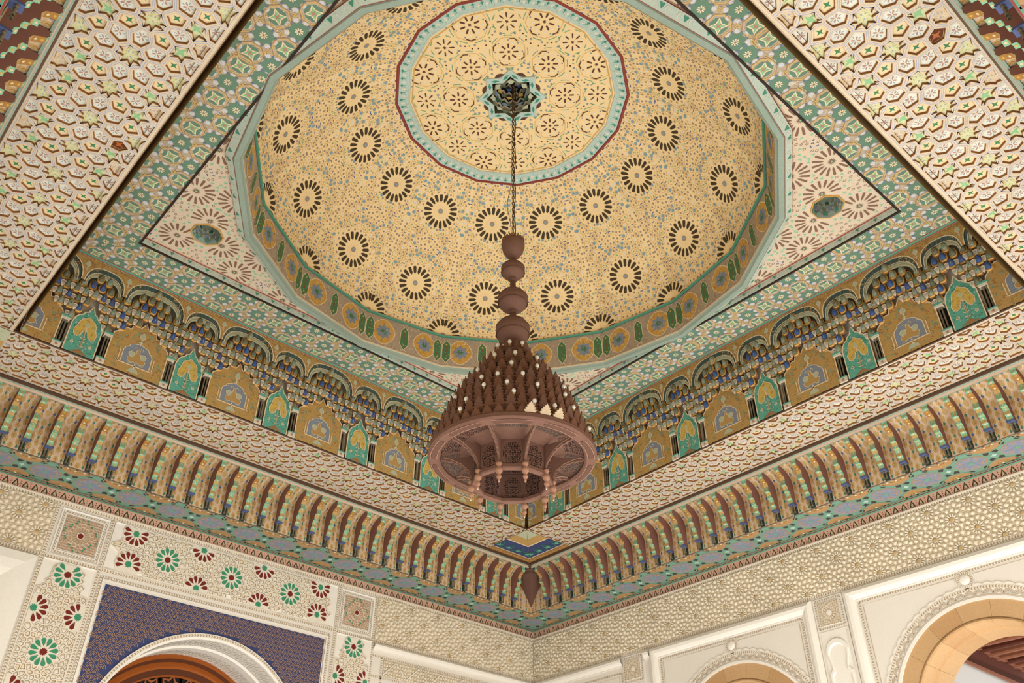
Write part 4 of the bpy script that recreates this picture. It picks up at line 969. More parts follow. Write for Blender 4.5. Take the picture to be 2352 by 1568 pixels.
for q,(fx,fy,lb) in enumerate(((0,0,'triangular painted spandrel behind the chandelier cone, in the far corner'),(1,0,'triangular painted spandrel with a small stalactite dish left of the dome'),(0,1,'triangular painted spandrel with a small stalactite dish right of the dome'),(1,1,'triangular painted spandrel in the corner nearest the camera above the frame'))):
    root=empty('dome_spandrel'); tag(root,lb,'painted ceiling')
    if q==0:
        o=spm.build('spandrel_field',root); d=dish(root); me,md=o.data,d.data
    else:
        o=bpy.data.objects.new('spandrel_field',me); d=bpy.data.objects.new('stalactite_dish',md); COL.objects.link(o); COL.objects.link(d); o.parent=root; d.parent=root
    root.location=((LX-O5-.02) if fx else O5+.02,(LY-O5-.02) if fy else O5+.02,ZSP)
    root.rotation_euler=(0,0,{(0,0):0,(1,0):PI/2,(0,1):-PI/2,(1,1):PI}[(fx,fy)])
# ================================================================ RIM, DRUM, DOME
def vtx(k,r,z): t=PI/8*k; return (CX+r*cos(t),CY+r*sin(t),z)
dome=empty('dome',(0,0,0)); tag(dome,'large sixteen-sided golden dome painted with dark sunflower rosettes','dome')
mb=MB(); pr=[(2.206,ZSP+.02,''),(2.206,4.872,'corbp'),(2.202,4.864,'redl'),(2.146,4.822,'scroll'),(2.140,4.818,'pink'),(2.134,4.810,'mould'),(2.095,4.812,'mould'),(2.086,4.83,'mould'),(2.076,4.842,'mould'),(2.074,4.848,'outl')]
for i in range(1,len(pr)):
    for k in range(16):
        (r0,z0,_),(r1,z1,m)=pr[i-1],pr[i]; mb.face([vtx(k,r0,z0),vtx(k+1,r0,z0),vtx(k+1,r1,z1),vtx(k,r1,z1)],m)
def drumP(k,r0,z0,r1,z1):
    A,B=Vector(vtx(k,r0,z0)),Vector(vtx(k+1,r0,z0)); C=Vector(vtx(k,r1,z1)); D=Vector(vtx(k+1,r1,z1)); mid=((A+B)/2).xy; cen=Vector((CX,CY)); n=(cen-mid).normalized()
    def P(u,v,h):
        p=(A*(1-u)+B*u)*(1-v)+(C*(1-u)+D*u)*v; return (p.x+n.x*h,p.y+n.y*h,p.z)
    return P
for k in range(16):
    P=drumP(k,2.146,4.822,2.202,4.864); Q=lambda u,v,h:(lambda p:(p[0],p[1],p[2]-h))(P(u,v,-h))
    for i in range(9):
        u=(i+.5)/9
        if i%2==0: paint(mb,Q,[(u,.25),(u-.024,.75),(u-.01,.85),(u,.75),(u+.01,.85),(u+.024,.75)],.002,'tealg')
        stroke(mb,Q,[(u+.055+.018*cos(t_/6*5.2),.5+.3*sin(t_/6*5.2)) for t_ in range(7)],.006,.002,'cream')
mb.build('rim_moulding',dome)
mb=MB(); W=.8327
for k in range(16):
    P0_=drumP(k,2.074,4.848,2.061,5.19); 
    mb.face([P0_(0,0,0),P0_(1,0,0),P0_(1,1,0),P0_(0,1,0)],'drum')
    Hh=.342
    P=lambda x,y,h:P0_(x/W+.5,y/Hh+.5,h)
    cl=rect(-W/2,W/2,-Hh/2,Hh/2)
    for sg in (-1,1):
        cx=sg*.225
        out=[(cx+.118*cos(t)*(1+.05*cos(4*t)),.135*sin(t)*(1+.04*cos(4*t))) for t in [2*PI*i/20 for i in range(20)]]
        paint(mb,P,out,.001,'gold',cl); stroke(mb,P,out,.007,.002,'outl',True,cl)
        paint(mb,P,star(cx,0,.088,.058,8),.002,'cblue',cl); paint(mb,P,star(cx,0,.04,.02,6),.0026,'cart',cl)
        scrolls(mb,P,cx-.1,cx+.1,-.12,.12,46,.0016,['goldd','goldd','outl'],lambda x,y:.09<math.hypot(x-cx,y)<.112,cl,.016)
        scrolls(mb,P,cx-.08,cx+.08,-.08,.08,22,.0028,['carpw','bluel','cart'],lambda x,y:math.hypot(x-cx,y)<.07,cl,.010)
    for cx in (-W/2,0,W/2):
        for sg in ((-1,1) if cx==0 else (1 if cx<0 else -1,)):
            pass
        off=0 if cx==0 else (.048 if cx<0 else -.048)
        c=cx+off; hw=.044
        out=[(c-hw,-.075),(c-hw*.95,.075),(c-hw*.4,.11),(c,.132),(c+hw*.4,.11),(c+hw*.95,.075),(c+hw,-.075),(c+hw*.4,-.11),(c,-.132),(c-hw*.4,-.11)]
        paint(mb,P,out,.0022,'cart',cl); stroke(mb,P,out,.006,.003,'outl',True,cl)
        for yy in (-.08,-.04,0,.04,.08): paint(mb,P,star(c,yy,.013,.006,4),.003,'fyel' if abs(yy)>.05 else 'redl',cl); 
        for q in range(6): paint(mb,P,ngon(c+rnd.uniform(-.03,.03),rnd.uniform(-.08,.08),.004,5),.003,'spg',cl)
        for sg in (-1,1): stroke(mb,P,arc(c+.014,sg*.143,.012,-1,3,5),.004,.003,'outl',cl=cl); stroke(mb,P,arc(c-.014,sg*.143,.012,0,4,5),.004,.003,'outl',cl=cl)
    scrolls(mb,P,-W/2,W/2,-Hh/2,Hh/2,190,.0006,['drumg','outl','drumg','mauve','carpx'],lambda x,y:True,cl,.013)
    for v0,v1,m in ((-.171,-.163,'outl'),(.160,.171,'greenl')): paint(mb,P,rect(-W/2,W/2,v0,v1),.003,m,cl)
mb.build('drum_band',dome)
mb=MB()
for (r0,z0),(r1,z1),m in (((2.061,5.19),(2.046,5.184),'greenl'),((2.046,5.184),(2.040,5.196),'tealg'),((2.040,5.196),(2.046,5.206),'corbp'),((2.046,5.206),(2.055,5.21),'redl')):
    for k in range(16): mb.face([vtx(k,r0,z0),vtx(k+1,r0,z0),vtx(k+1,r1,z1),vtx(k,r1,z1)],m)
mb.build('drum_cornice',dome)
# dome profile (vertex radius, z), Catmull-Rom
KP=[(2.08,4.95),(2.061,5.20),(1.911,5.61),(1.412,6.186),(1.052,6.41),(.8,6.50)]
prof=[]
for i in range(1,4):
    p0,p1,p2,p3=KP[i-1:i+3]
    for j in range(14):
        t=j/14; prof.append(tuple(.5*((2*p1[q])+(-p0[q]+p2[q])*t+(2*p0[q]-5*p1[q]+4*p2[q]-p3[q])*t*t+(-p0[q]+3*p1[q]-3*p2[q]+p3[q])*t**3) for q in (0,1)))
prof.append(KP[4]); ca=cos(PI/16)
AP=[(r*ca,z) for r,z in prof]; DS=[0]
for i in range(1,len(AP)): DS.append(DS[-1]+math.hypot(AP[i][0]-AP[i-1][0],AP[i][1]-AP[i-1][1]))
def dpos(s_):
    s_=max(0,min(DS[-1]-1e-6,s_)); i=0
    while DS[i+1]<s_: i+=1
    k=(s_-DS[i])/(DS[i+1]-DS[i]); a,b=AP[i],AP[i+1]; l=DS[i+1]-DS[i]
    return a[0]+(b[0]-a[0])*k,a[1]+(b[1]-a[1])*k,-(b[1]-a[1])/l,(b[0]-a[0])/l
def s_of_z(z):
    for i in range(len(AP)-1):
        if AP[i][1]<=z<=AP[i+1][1]: return DS[i]+(DS[i+1]-DS[i])*(z-AP[i][1])/(AP[i+1][1]-AP[i][1])
def gore(k):
    t=PI/8*(k+.5); c,q=cos(t),sin(t)
    def P(x,s_,h):
        r,z,nr,nz=dpos(s_); r+=nr*h; return (CX+r*c-x*q,CY+r*q+x*c,z+nz*h)
    return P
hw=lambda s_: dpos(s_)[0]*math.tan(PI/16)
rs=[(0,s_of_z(6.186)),(0,s_of_z(5.61))]; sb=0.0
dots=[]
def dadd(x,y,t):
    dots.append((x,y,t)); 
    if abs(x)>1e-3: dots.append((-x,y,t))
cent=rs+[(-hw(0),.0),(hw(0),.0)]
def far(x,y,r=.178): return all(math.hypot(x-c[0],y-c[1])>r for c in cent)
for cxy in rs:
    for R_i,n in ((.190,18),(.225,18)):
        for k in range(n):
            t=2*PI*(k+(.5 if R_i<.2 else 0))/n+PI/2; x,y=cxy[0]+R_i*cos(t),cxy[1]+R_i*sin(t)
            if x>=-1e-4 and y>.01 and y<DS[-1]-.012 and x<hw(y)-.006 and far(x,y): dadd(max(x,0),y,'mauve' if R_i<.2 else ('dwhite' if k%2 else 'dgreen'))
for _ in range(14000):
    y=rnd.uniform(.012,DS[-1]-.012); x=rnd.uniform(0,hw(y)-.006)
    if x<.012: x=0
    if not far(x,y): continue
    if all(math.hypot(x-d[0],y-d[1])>.0335 for d in dots): dadd(x,y,rnd.choice(['mauve','mauve','mauve','dwhite','mauve','dgreen','B','dblue']))
dc=voronoi(dots,.06)
gm=MB()
for k in range(16):
    P=gore(k); cl=[(-hw(s_),s_) for s_ in DS[::2]]+[(hw(s_),s_) for s_ in DS[::2][::-1]]
    lp=[]
    for s_ in DS: lp.append([P(-hw(s_),s_,0),P(hw(s_),s_,0)])
    gm.loops(lp,'dome',closed=False)
    for c,d in zip(dc,dots):
        if not c: continue
        x,y,t=d
        if abs(x)<hw(y)-.015 and y<DS[-1]-.02:
            if far(x,y,.2):
                for i in range(len(c)):
                    a,b=c[i-1],c[i]
                    if a[0]+a[1]<b[0]+b[1] and math.hypot(a[0]-b[0],a[1]-b[1])<.04: stroke(gm,P,[a,b],.0042,.0008,'domel')
        if t=='mauve': gm.face([P(*q,.0014) for q in ngon(x,y,.0105,6,.3,.0125)],'mauve')
        elif t=='dwhite': gm.face([P(*q,.0014) for q in ngon(x,y,.0125,6)],'dwhite'); gm.face([P(*q,.002) for q in ngon(x,y,.004,4)],'mauve')
        elif t=='dgreen': gm.face([P(*q,.0014) for q in ((x,y+.014),(x-.010,y-.010),(x,y-.005),(x+.010,y-.010))],'dgreen')
        elif t=='dblue': gm.face([P(*q,.0014) for q in xf([(-.010,-.006),(0,-.002),(.010,-.006),(.010,.006),(0,.002),(-.010,.006)],x,y,0,1.2)],'dblue')
        else: gm.face([P(*q,.0014) for q in star(x,y,.019,.014,8)],'bluegr')
    for cx,cy in rs:
        for i in range(18): gm.face([P(*q,.0022) for q in petal(cx,cy,.090,.170,PI/2+2*PI*i/18,.032)],'dpet')
        gm.face([P(*q,.002) for q in ngon(cx,cy,.026,12)],'mauve'); gm.face([P(*q,.003) for q in ngon(cx,cy,.013,8)],'bluegr')
        for i in range(18): t=2*PI*(i+.5)/18; gm.face([P(*q,.002) for q in ngon(cx+.045*cos(t),cy+.045*sin(t),.0028,4)],'domel'); gm.face([P(*q,.002) for q in ngon(cx+.062*cos(t),cy+.062*sin(t),.0035,4)],'carpw')
    for sg in (-1,1):
        cx=sg*hw(0)
        for i in range(10):
            t=2*PI*i/18; p=petal(cx,.012,.090,.170,t,.032); mx_=cx+.13*cos(t); my=.012+.13*sin(t)
            if abs(mx_)<hw(my)-.004: 
                p=clipc(p,cl)
                if len(p)>2: gm.face([P(*q,.0022) for q in p],'dpet')
        p=clipc(ngon(cx,.010,.028,12),cl); 
        if len(p)>2: gm.face([P(*q,.002) for q in p],'mauve')
    for u in (0,): 
        gm.face([P(-hw(.012),.012,.001),P(hw(.012),.012,.001),P(hw(0),0,.001),P(-hw(0),0,.001)],'gold')
gm.build('painted_vault',dome)
# ---- flat medallion at the crown
med=empty('crown_medallion'); tag(med,'flat round crown medallion with brown geometric rosettes, ringed by a pale green band','ceiling medallion')
mb=MB(); pr=[(1.058,6.405,''),(1.046,6.395,'redl'),(1.036,6.395,'redl'),(1.030,6.41,'redl'),(.945,6.428,'cyanp'),(.938,6.424,'mouldl'),(.928,6.424,'mouldl'),(.924,6.435,'mouldl')]
for i in range(1,len(pr)):
    for k in range(16):
        (r0,z0,_),(r1,z1,m)=pr[i-1],pr[i]; mb.face([vtx(k,r0,z0),vtx(k+1,r0,z0),vtx(k+1,r1,z1),vtx(k,r1,z1)],m)
for k in range(16):
    P=drumP(k,1.030,6.41,.945,6.428); 
    def Pz(u,v,h): p=P(u,v,0); return (p[0],p[1],p[2]-h)
    for i in range(5):
        u=(i+.5)/5; paint(mb,Pz,[(u-.045,.30),(u-.012,.42),(u,.82),(u+.012,.42),(u+.045,.30),(u+.02,.22),(u,.1),(u-.02,.22)],.002,'teal'); paint(mb,Pz,ngon(u+.1,.5,.028,8,0,.18),.002,'cream'); paint(mb,Pz,ngon(u+.1,.5,.010,6,0,.07),.003,'yell'); paint(mb,Pz,ngon(u+.05,.85,.012,5,0,.07),.002,'yell'); stroke(mb,Pz,[(u-.06,.75),(u-.03,.6),(u-.05,.45)],.008,.002,'mauve')
mb.build('border_band',med)
mb=MB(); P=lambda a,b,h:(CX+a,CY+b,6.435-h)
ho=[(x,y) for x,y in star(0,0,.232,.178,8)]; 
for k in range(16):
    a0=ho[k]; a1=ho[(k+1)%16]; o0=(.926*cos(2*PI*k/16),.926*sin(2*PI*k/16)); o1_=(.926*cos(2*PI*(k+1)/16),.926*sin(2*PI*(k+1)/16)); mb.face([P(*a0,0),P(*o0,0),P(*o1_,0),P(*a1,0)],'dome')
rim=ngon(0,0,.918,16)
def octros(cx,cy,r,rot):
    for k in range(8):
        t=rot+2*PI*k/8
        paint(mb,P,xf([(r*.28,-r*.05),(r*.28,r*.05),(r*.56,r*.06),(r*.60,0),(r*.56,-r*.06)],cx,cy,t),.0015,'bpet',rim)
        a,b=ngon(cx,cy,r,8,rot+PI/8)[k],ngon(cx,cy,r,8,rot+PI/8)[(k+1)%8]
        mx_,my=(a[0]+b[0])/2,(a[1]+b[1])/2
        if k%2==0:
            v=ngon(cx,cy,r,8,rot+PI/8); p,q_,n_=v[k-1],v[k],v[(k+1)%8]
        stroke(mb,P,[(a[0]*.62+b[0]*.38,a[1]*.62+b[1]*.38),a,(a[0]*.62+ngon(cx,cy,r,8,rot+PI/8)[k-1][0]*.38,a[1]*.62+ngon(cx,cy,r,8,rot+PI/8)[k-1][1]*.38)],r*.075,.0015,'bpet',cl=rim) if k%2==0 else stroke(mb,P,[(a[0]*.75+b[0]*.25,a[1]*.75+b[1]*.25),(a[0]*.35+b[0]*.65,a[1]*.35+b[1]*.65)],r*.001,.0015,'bpet',cl=rim)
        for e in (.84,): paint(mb,P,ngon(cx+r*e*cos(t),cy+r*e*sin(t),r*.055,6),.0015,'bluel',rim); 
        t2=t+PI/8; paint(mb,P,ngon(cx+r*.66*cos(t2),cy+r*.66*sin(t2),r*.075,6),.0015,'dwhite',rim)
        stroke(mb,P,arc(cx,cy,r*1.17,t-.22,t+.22,4),r*.05,.0015,'dgreen',cl=rim)
        stroke(mb,P,[(cx+r*1.07*cos(t-.39),cy+r*1.07*sin(t-.39)),(cx+r*1.0*cos(t),cy+r*1.0*sin(t)),(cx+r*1.07*cos(t+.39),cy+r*1.07*sin(t+.39))],r*.03,.001,'domel',cl=rim)
    paint(mb,P,star(cx,cy,r*.13,r*.06,8),.0015,'bpet',rim)
OC=[(.478*cos(PI/4*k),.478*sin(PI/4*k),.140,PI/4*k) for k in range(8)]+[(.815*cos(PI/4*(k+.5)),.815*sin(PI/4*(k+.5)),.150,PI/4*(k+.5)) for k in range(8)]
for c in OC: octros(*c)
for k in range(8):
    t=PI/4*k; x,y=.772*cos(t),.772*sin(t)
    for i in range(8): paint(mb,P,petal(x,y,.035,.085,t+PI/4*i,.014),.0015,'bpet',rim)
    paint(mb,P,star(x,y,.018,.009,6),.0015,'bpet',rim)
    for i in range(8): t2=t+PI/4*(i+.5); paint(mb,P,ngon(x+.072*cos(t2),y+.072*sin(t2),.010,6),.0015,'dwhite',rim); stroke(mb,P,arc(x,y,.118,t2-.2,t2+.2,3),.008,.0015,'dgreen',cl=rim)
T=[]
for _ in range(5000):
    t=rnd.uniform(0,PI/8); r=rnd.uniform(.30,.90); x,y=r*cos(t),r*sin(t)
    pts=[(r*cos(t+PI/4*k),r*sin(t+PI/4*k)) for k in range(8)]+[(r*cos(-t+PI/4*k),r*sin(-t+PI/4*k)) for k in range(8)]
    if r*sin(t)<.016 or r*sin(PI/8-t)<.016 or any(math.hypot(x-c[0],y-c[1])<c[2]*1.25 for c in OC) or any(math.hypot(x-.772*cos(PI/4*k),y-.772*sin(PI/4*k))<.125 for k in range(8)): continue
    if all(math.hypot(x-q[0],y-q[1])>.034 for q in T): T+= [(a,b) for a,b in pts]; m=rnd.choice(['bluel','dwhite','dgreen','bluel','bpet']); [paint(mb,P,star(a,b,.013,.008,6) if m=='bluel' else ngon(a,b,.009,5),.0015,m,rim) for a,b in pts]
for k in range(8):
    for e in (-1,1):
        t=PI/4*(k+.5)+e*.16*0; 
    t=PI/4*k+PI/8; x,y=.262*cos(t),.262*sin(t); paint(mb,P,xf([(-.016,-.06),(.012,-.02),(.016,0),(.012,.02),(-.016,.06),(-.02,0)],x,y,t),.0015,'bpet')
stroke(mb,P,[(x*.985,y*.985) for x,y in ngon(0,0,.918,16)],.012,.0016,'domel',True)
mb.build('rosette_field',med)
mb=MB(); so=star(0,0,.306,.236,8); si=star(0,0,.232,.178,8)
lp=[[P(x,y,h) for x,y in so] for h in (0,.012)]+[[P(x*.97,y*.97,.014) for x,y in so]]+[[P(x*1.04,y*1.04,.014) for x,y in si]]+[[P(x,y,h) for x,y in si] for h in (.010,-.30)]
mb.loops(lp,['cyanp','mouldl','cyanp','mouldl','olive'],None,'dark')
for k in range(16):
    a,b=so[k],so[(k+1)%16]; c,d=si[k],si[(k+1)%16]; m0=((a[0]+c[0])/2,(a[1]+c[1])/2); m1=((b[0]+d[0])/2,(b[1]+d[1])/2); dx,dy=m1[0]-m0[0],m1[1]-m0[1]
    e=(-dy*.16,dx*.16); paint(mb,P,[(m0[0]+dx*.15,m0[1]+dy*.15),(m0[0]+dx*.45+e[0],m0[1]+dy*.45+e[1]),(m0[0]+dx*.85,m0[1]+dy*.85),(m0[0]+dx*.5-e[0]*.6,m0[1]+dy*.5-e[1]*.6)],.0155,'teal')
mb.build('star_frame',med)
mb=MB()
for ring,(r,z,w_,h_,n,c) in enumerate(((.165,6.44,.075,.08,16,('olive','fpale')),(.140,6.50,.07,.08,12,('dgr','bluel')),(.110,6.57,.06,.08,12,('olive','fyel')),(.075,6.64,.05,.08,8,('blue2','olive')))):
    for i in range(n):
        t=2*PI*(i+.5*(ring%2))/n; ex=(-sin(t),cos(t)); x,y=CX+r*cos(t),CY+r*sin(t)
        o_=[(-w_/2,0),(-w_/2,h_*.5),(0,h_),(w_/2,h_*.5),(w_/2,0)]
        mb.loops([[(x+ex[0]*a*1.1,y+ex[1]*a*1.1,z+b*1.08) for a,b in o_],[(x+ex[0]*a*.8+cos(t)*.012,y+ex[1]*a*.8+sin(t)*.012,z+.004+b*.85) for a,b in o_]],'fan',None,c[i%2],closed=False)
        mb.face([(x-cos(t)*.02,y-sin(t)*.02,z-.012),(x+ex[0]*w_/2,y+ex[1]*w_/2,z),(x+cos(t)*.03,y+sin(t)*.03,z+.002),(x-ex[0]*w_/2,y-ex[1]*w_/2,z)],c[(i+1)%2])
mb.build('stalactite_cavity',med)
# shell above everything, closing the room
mb=MB(); mb.box(I,-.2,LX+.2,-.2,LY+.2,6.95,7.0,'plaster2')
for b in ((-.2,0,-.2,LY+.2),(LX,LX+.2,-.2,LY+.2),(0,LX,-.2,0),(0,LX,LY,LY+.2)): mb.box(I,b[0],b[1],b[2],b[3],ZW+.0,6.95,'plaster2')
struct(mb.build('ceiling'))

# ================================================================ CHANDELIER
AX,AY=3.985,4.05; PH=math.radians(-6)
ch=empty('chandelier',(AX,AY,0)); tag(ch,'large reddish carved wooden chandelier with leaf-tiered cone hanging on a chain','chandelier')
def rev(prof,n=24,rot=0): return [[(r*cos(rot+2*PI*i/n),r*sin(rot+2*PI*i/n),z) for i in range(n)] for r,z in prof]
# chain of real links
mb=MB(); z=4.70; k=0
while z<6.72:
    n=10; pts=[]; a=k%2*PI/2+.5
    for i in range(n):
        t=2*PI*i/n; u,v=.0085*cos(t),.022*sin(t); pts.append((u*cos(a),u*sin(a),z+.02+v,t))
    lo=[]
    for x,y,zz,t in pts:
        e=(cos(t)*cos(a),cos(t)*sin(a),sin(t)); b_=(-sin(a),cos(a),0); lo.append([(x+.0035*(e[0]*cos(q)+b_[0]*sin(q)),y+.0035*(e[1]*cos(q)+b_[1]*sin(q)),zz+.0035*e[2]*cos(q)) for q in (0,PI/2,PI,3*PI/2)])
    mb.loops(lo+[lo[0]],'chain'); z+=.034; k+=1
mb.build('chain',ch)
def cable(fn,r,m,name):
    mb=MB(); n=60; mb.loops([[(fn(i/n)[0]+r*cos(q),fn(i/n)[1]+r*sin(q),fn(i/n)[2]) for q in (0,PI/2,PI,3*PI/2)] for i in range(n+1)],m); return mb.build(name,ch)
RX,RY=-.7435,.6687
cable(lambda t:(.014*RX+.006*sin(t*30)*RX,.014*RY+.006*sin(t*30)*RY,4.70+t*2.0),.004,'hole','electric_cable')
cable(lambda t:((-.012-.035*math.exp(-((t-.19)/.09)**2))*RX,(-.012-.035*math.exp(-((t-.19)/.09)**2))*RY,4.70+t*2.0),.003,'chain','electric_cable')
balls=[]
mb=MB(); mb.loops(rev([(.006,4.705),(.02,4.69),(.02,4.67),(.05,4.665),(.088,4.66),(.092,4.645),(.090,4.62),(.080,4.575),(.060,4.535),(.034,4.512),(.020,4.508),(.020,4.482)]),'terra')
for i in range(24): t=2*PI*i/24; mb.box(lambda a,b,h,t=t:(a*cos(t)-b*sin(t),a*sin(t)+b*cos(t),h),.072,.090,-.006,.006,4.655,4.685,'terral')
mb.build('fluted_cup',ch,True)
for zc,r,zt,zb in ((4.375,.091,4.482,4.258),(4.080,.112,4.258,3.955),(3.797,.124,3.955,3.66)):
    pr=[(.020,zt)]
    for i in range(13): t=PI*(i+1)/14; pr.append((r*sin(t),zc+r*cos(t)*.92)); 
    pr+=[(.034,zb+.02),(.022,zb+.012),(.022,zb)]
    mb=MB(); mb.loops(rev(pr,28),'terra'); 
    for q in (-.30,.30): mb.loops(rev([(r*cos(math.asin(q))+.001,zc+r*q*.92-.006),(r*cos(math.asin(q))+.005,zc+r*q*.92),(r*cos(math.asin(q))+.001,zc+r*q*.92+.006)],28),'terrad')
    mb.build('turned_ball',ch,True)
# cone tiers
TI=[(3.565,.125),(3.395,.235),(3.240,.335),(3.115,.400),(3.020,.440),(2.930,.472),(2.848,.502),(2.775,.530)]
def leaf(mb,t,r,z,w,h,m,tilt=.10):
    o=[(-.5,0),(-.62,.18),(-.42,.24),(-.52,.42),(-.33,.46),(-.38,.64),(-.2,.68),(-.2,.82),(-.07,.86),(0,1)]; o=o+[(-x,y) for x,y in o[::-1][1:]]
    def L(d): return [(( r+d+tilt*h*y)*cos(t)-w*x*sin(t),(r+d+tilt*h*y)*sin(t)+w*x*cos(t),z+h*y) for x,y in o]
    mb.loops([L(0),L(.007)],m,m,m)
BULB={0:[4,40,75,200],1:[20,52,88,-30,150],2:[8,47,75,120,210],3:[35,57,20,100,-20],4:[25,44,68,95,-5],5:[49,12,100,150],6:[10,63,78,118]}
for i,(z,r) in enumerate(TI[:-1]):
    zn,rn=TI[i+1]; up=TI[i-1] if i else (3.65,.022); mb=MB()
    mb.loops(rev([(r-.03,z-.012),(r+.004,z-.012),(r+.010,z-.004),(r+.004,z+.006),(r-.012,z+.012),(r-.03,z+.012)],40),'rust')
    mb.loops(rev([(r-.02,z+.01),(up[1]+.005,up[0]-.01)],40),'terrad')
    n=max(8,int(2*PI*r/.068)); h=.10+.02*(i>2)
    if i==0: h=.085
    for k in range(n): leaf(mb,2*PI*(k+.5*(i%2))/n,r-.004,z+.008,.060,h*.82,'rust' if (k+i)%3 else 'terra',.02)
    for k in range(n*2):
        t=2*PI*(k+.5)/(2*n); q=.5*(r+up[1]); zz=.5*(z+up[0]); mb.box(lambda a,b,hh,t=t:((q+a)*cos(t)-b*sin(t),(q+a)*sin(t)+b*cos(t),hh),.0,.012,-.006,.006,zz-.012,zz+.012,'hole')
    tier=mb.build('leaf_tier',ch)
    for dg in BULB.get(i,()):
        t=math.radians(dg); mb=MB(); c=(r+.022)
        mb.loops([[(c*cos(t)+.0145*sin(p)*cos(q*PI/5),c*sin(t)+.0145*sin(p)*sin(q*PI/5),z+.030+.017*cos(p)) for q in range(10)] for p in [PI*(j+.3)/6.6 for j in range(7)]],'bulb','bulb','bulb'); mb.loops([[(c*cos(t)+.007*cos(q*PI/3),c*sin(t)+.007*sin(q*PI/3),zz) for q in range(6)] for zz in (z,z+.018)],'ochre'); mb.build('bulb',tier,True)
# skirt with pale leaves above the big ring
mb=MB(); mb.loops(rev([(.502,2.84),(.528,2.785)],40),'terrad')
n=46
for k in range(n):
    t=2*PI*k/n; a=math.degrees(t)%360
    leaf(mb,t,.530,2.785,.055,.060,'rust',.03)
for k in (7.6,8.9,10.1): leaf(mb,2*PI*k/n,.538,2.782,.062,.055,'tan',.7)
mb.build('leaf_skirt',ch)
mb=MB(); N=60
mb.loops(rev([(.470,2.775),(.470,2.742),(.482,2.732),(.540,2.736),(.550,2.748),(.548,2.775),(.535,2.79)],N),'terra'); mb.build('outer_ring',ch,False)
for k in range(10):
    t0=PH+PI/5*k+PI/10-.235; t1=t0+.47; mb=MB(); lo=[]
    for i in range(13):
        t=t0+(t1-t0)*i/12; e=min(1,math.sin(PI*(i+.15)/12.3)**.35 if 0<=i<=12 else 1); c=.511; w_=.018*e
        lo.append([((c+a)*cos(t),(c+a)*sin(t),zz) for a,zz in ((-w_-.004,2.733),(-w_,2.729),(w_,2.7305),(w_+.004,2.735))])
    mb.loops(lo,['terrad']*12,closed=False)
    for f in (.0,):
        for e in (-1,1): mb.loops([[((.511+e*.021+d)*cos(t0+(t1-t0)*i/12),(.511+e*.021+d)*sin(t0+(t1-t0)*i/12),2.7285) for i in range(13)] for d in (-.002,.002)],'terral',closed=False)
    mb.build('ring_panel',ch)
def wedge(k,f): # f in 0..1 across the k-th sector
    return PH+PI/5*(k+f)
def pierced(mb,P,u0,u1,v0,v1,nu,nv,m,test,both=0):  # surface stays uncut; the dark inside the openings is painted on as polygons
    for i in range(nu):
        for j in range(nv):
            u=u0+(i+.5+rnd.uniform(-.25,.25))*(u1-u0)/nu; v=v0+(j+.5+rnd.uniform(-.25,.25))*(v1-v0)/nv
            if not test(u,v): continue
            a=rnd.uniform(0,PI); s1=(u1-u0)/nu*.42; s2=(v1-v0)/nv*.42
            pl=[(u+s1*cos(a+q),v+s2*sin(a+q)) for q in ((0,1.9,2.6,4.2),(0,1.2,2.4,3.6,4.8),(0,.9,3.1,4.0))[(i*3+j*5)%3]]
            mb.face([P(x,y,.0015) for x,y in pl],m)
            if both: mb.face([P(x,y,-.0015) for x,y in pl],m)
RD=.250
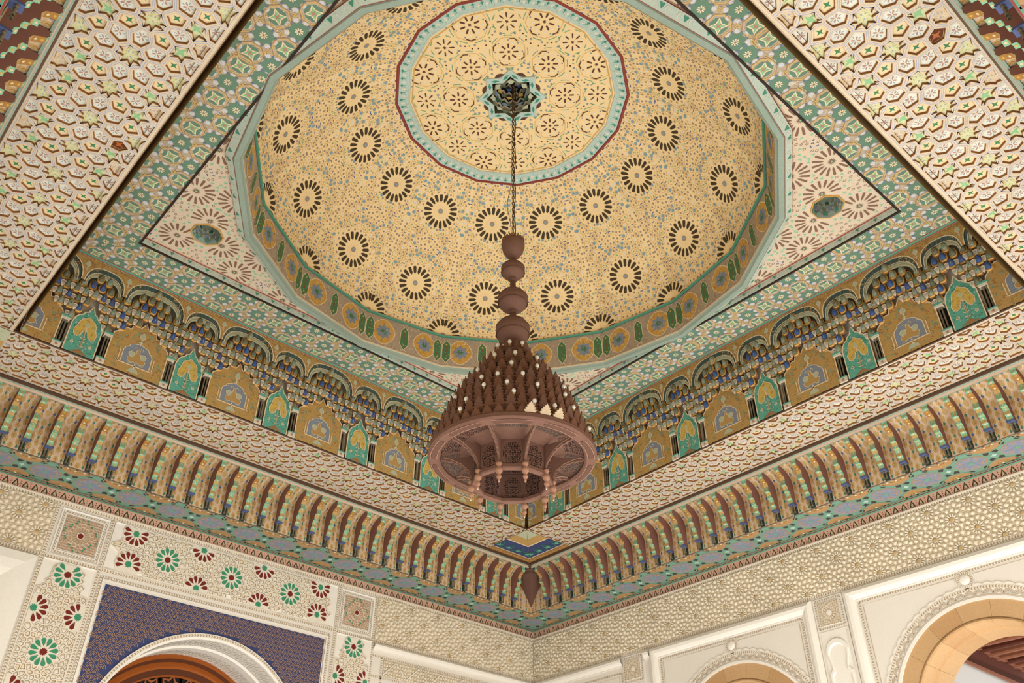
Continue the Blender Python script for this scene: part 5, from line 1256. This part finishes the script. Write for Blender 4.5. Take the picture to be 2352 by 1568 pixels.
for k in range(10):
    # vaulted underside
    mb=MB()
    def P(u,v,h,k=k):
        a0,a1=wedge(k,0),wedge(k,1); ri=RD; ro=.472
        xi=(ri*cos(a0)*(1-u)+ri*cos(a1)*u,ri*sin(a0)*(1-u)+ri*sin(a1)*u); t=a0+(a1-a0)*u; xo=(ro*cos(t),ro*sin(t))
        return (xi[0]*(1-v)+xo[0]*v,xi[1]*(1-v)+xo[1]*v,2.762+.035*sin(PI*v)-h)
    mb.loops([[P(u/8,v/8,0) for u in range(9)] for v in range(9)],'terra',closed=False)
    pierced(mb,P,.06,.94,.38,.97,15,12,'hole2' if k%3 else 'hole',lambda u,v:v>.42+.0*u+.25*(2*u-1)**2*(0))
    mb.build('pierced_vault',ch)
    # drum panel
    def D(u,v,h,k=k):
        a0,a1=wedge(k,0),wedge(k,1); r=RD-h*0; mid=(a0+a1)/2
        x=r*cos(a0)*(1-u)+r*cos(a1)*u; y=r*sin(a0)*(1-u)+r*sin(a1)*u; return (x+cos(mid)*h,y+sin(mid)*h,2.575+.187*v)
    mb=MB(); mb.loops([[D(u,v,-.004) for u,v in ((0,0),(1,0),(1,1),(0,1))],[D(u,v,.004) for u,v in ((0,0),(1,0),(1,1),(0,1))]],'terrad','terra','terra')
    Q=lambda u,v,h:D(u,v,h*1.0+(.004 if h>0 else -.004)+(.0005 if h>0 else -.0005))
    pierced(mb,Q,.12,.88,.08,.88,11,11,'hole',lambda u,v:(u-.5)**2/.13+(v-.45)**2/.19<1,1)
    mb.build('pierced_panel',ch)
    # scalloped bracket in the radial plane
    a=wedge(k,0); c_,s_=cos(a),sin(a); pts=[(.470,2.752),(.255,2.766),(.255,2.590)]
    sc=[(.262,2.600),(.272,2.628),(.280,2.645),(.292,2.655),(.300,2.672),(.314,2.680),(.322,2.696),(.340,2.700),(.350,2.714),(.372,2.716),(.386,2.728),(.412,2.728),(.430,2.738),(.455,2.738)]
    pl=pts+sc; mb=MB()
    mb.loops([[(r*c_-e*s_,r*s_+e*c_,z) for r,z in pl] for e in (-.007,.007)],'fgold' if False else 'terra','terra','terra')
    st_=[(.262,2.60),(.28,2.65),(.33,2.70),(.40,2.735),(.46,2.748)]
    for e in (-.0075,.0075):
        for i in range(4):
            (r0,z0),(r1,z1)=st_[i],st_[i+1]; mb.face([(r0*c_-e*s_,r0*s_+e*c_,z0+.008),(r1*c_-e*s_,r1*s_+e*c_,z1+.008),(r1*c_-e*s_,r1*s_+e*c_,z1+.013),(r0*c_-e*s_,r0*s_+e*c_,z0+.013)],'brn2')
    mb.build('scalloped_bracket',ch)
    # finial
    prof=[(.004,2.600),(.018,2.592),(.020,2.580),(.012,2.568),(.011,2.560),(.022,2.546),(.022,2.530),(.011,2.514),(.010,2.508),(.016,2.498),(.014,2.486),(.006,2.476),(.008,2.468),(.004,2.458)]
    mb=MB(); mb.loops([[(.262*c_+r*cos(2*PI*i/12),.262*s_+r*sin(2*PI*i/12),z) for i in range(12)] for r,z in prof],'terral','terral','bulb'); mb.build('finial',ch,True)
dec=lambda r,z:[(r*cos(PH+PI/5*i),r*sin(PH+PI/5*i),z) for i in range(10)]
mb=MB(); l=[dec(.225,2.58),dec(.225,2.560),dec(.232,2.553),dec(.262,2.553),dec(.268,2.562),dec(.265,2.585),dec(.25,2.59),dec(.225,2.58)]; mb.loops(l,'terra'); mb.build('lower_ring',ch)
mb=MB(); mb.loops([dec(.246,2.765),dec(.21,2.87),dec(.13,2.97),dec(.04,3.02)],'terrad',None,'hole')
for k in range(10):
    def B(u,v,h,k=k):
        a0,a1=wedge(k,0),wedge(k,1); r=.246-.06*v; rr=r-h; return (rr*(cos(a0)*(1-u)+cos(a1)*u),rr*(sin(a0)*(1-u)+sin(a1)*u),2.765+.15*v)
    pierced(mb,B,.15,.85,.05,.95,9,8,'hole',lambda u,v:True)
mb.build('inner_bowl',ch)
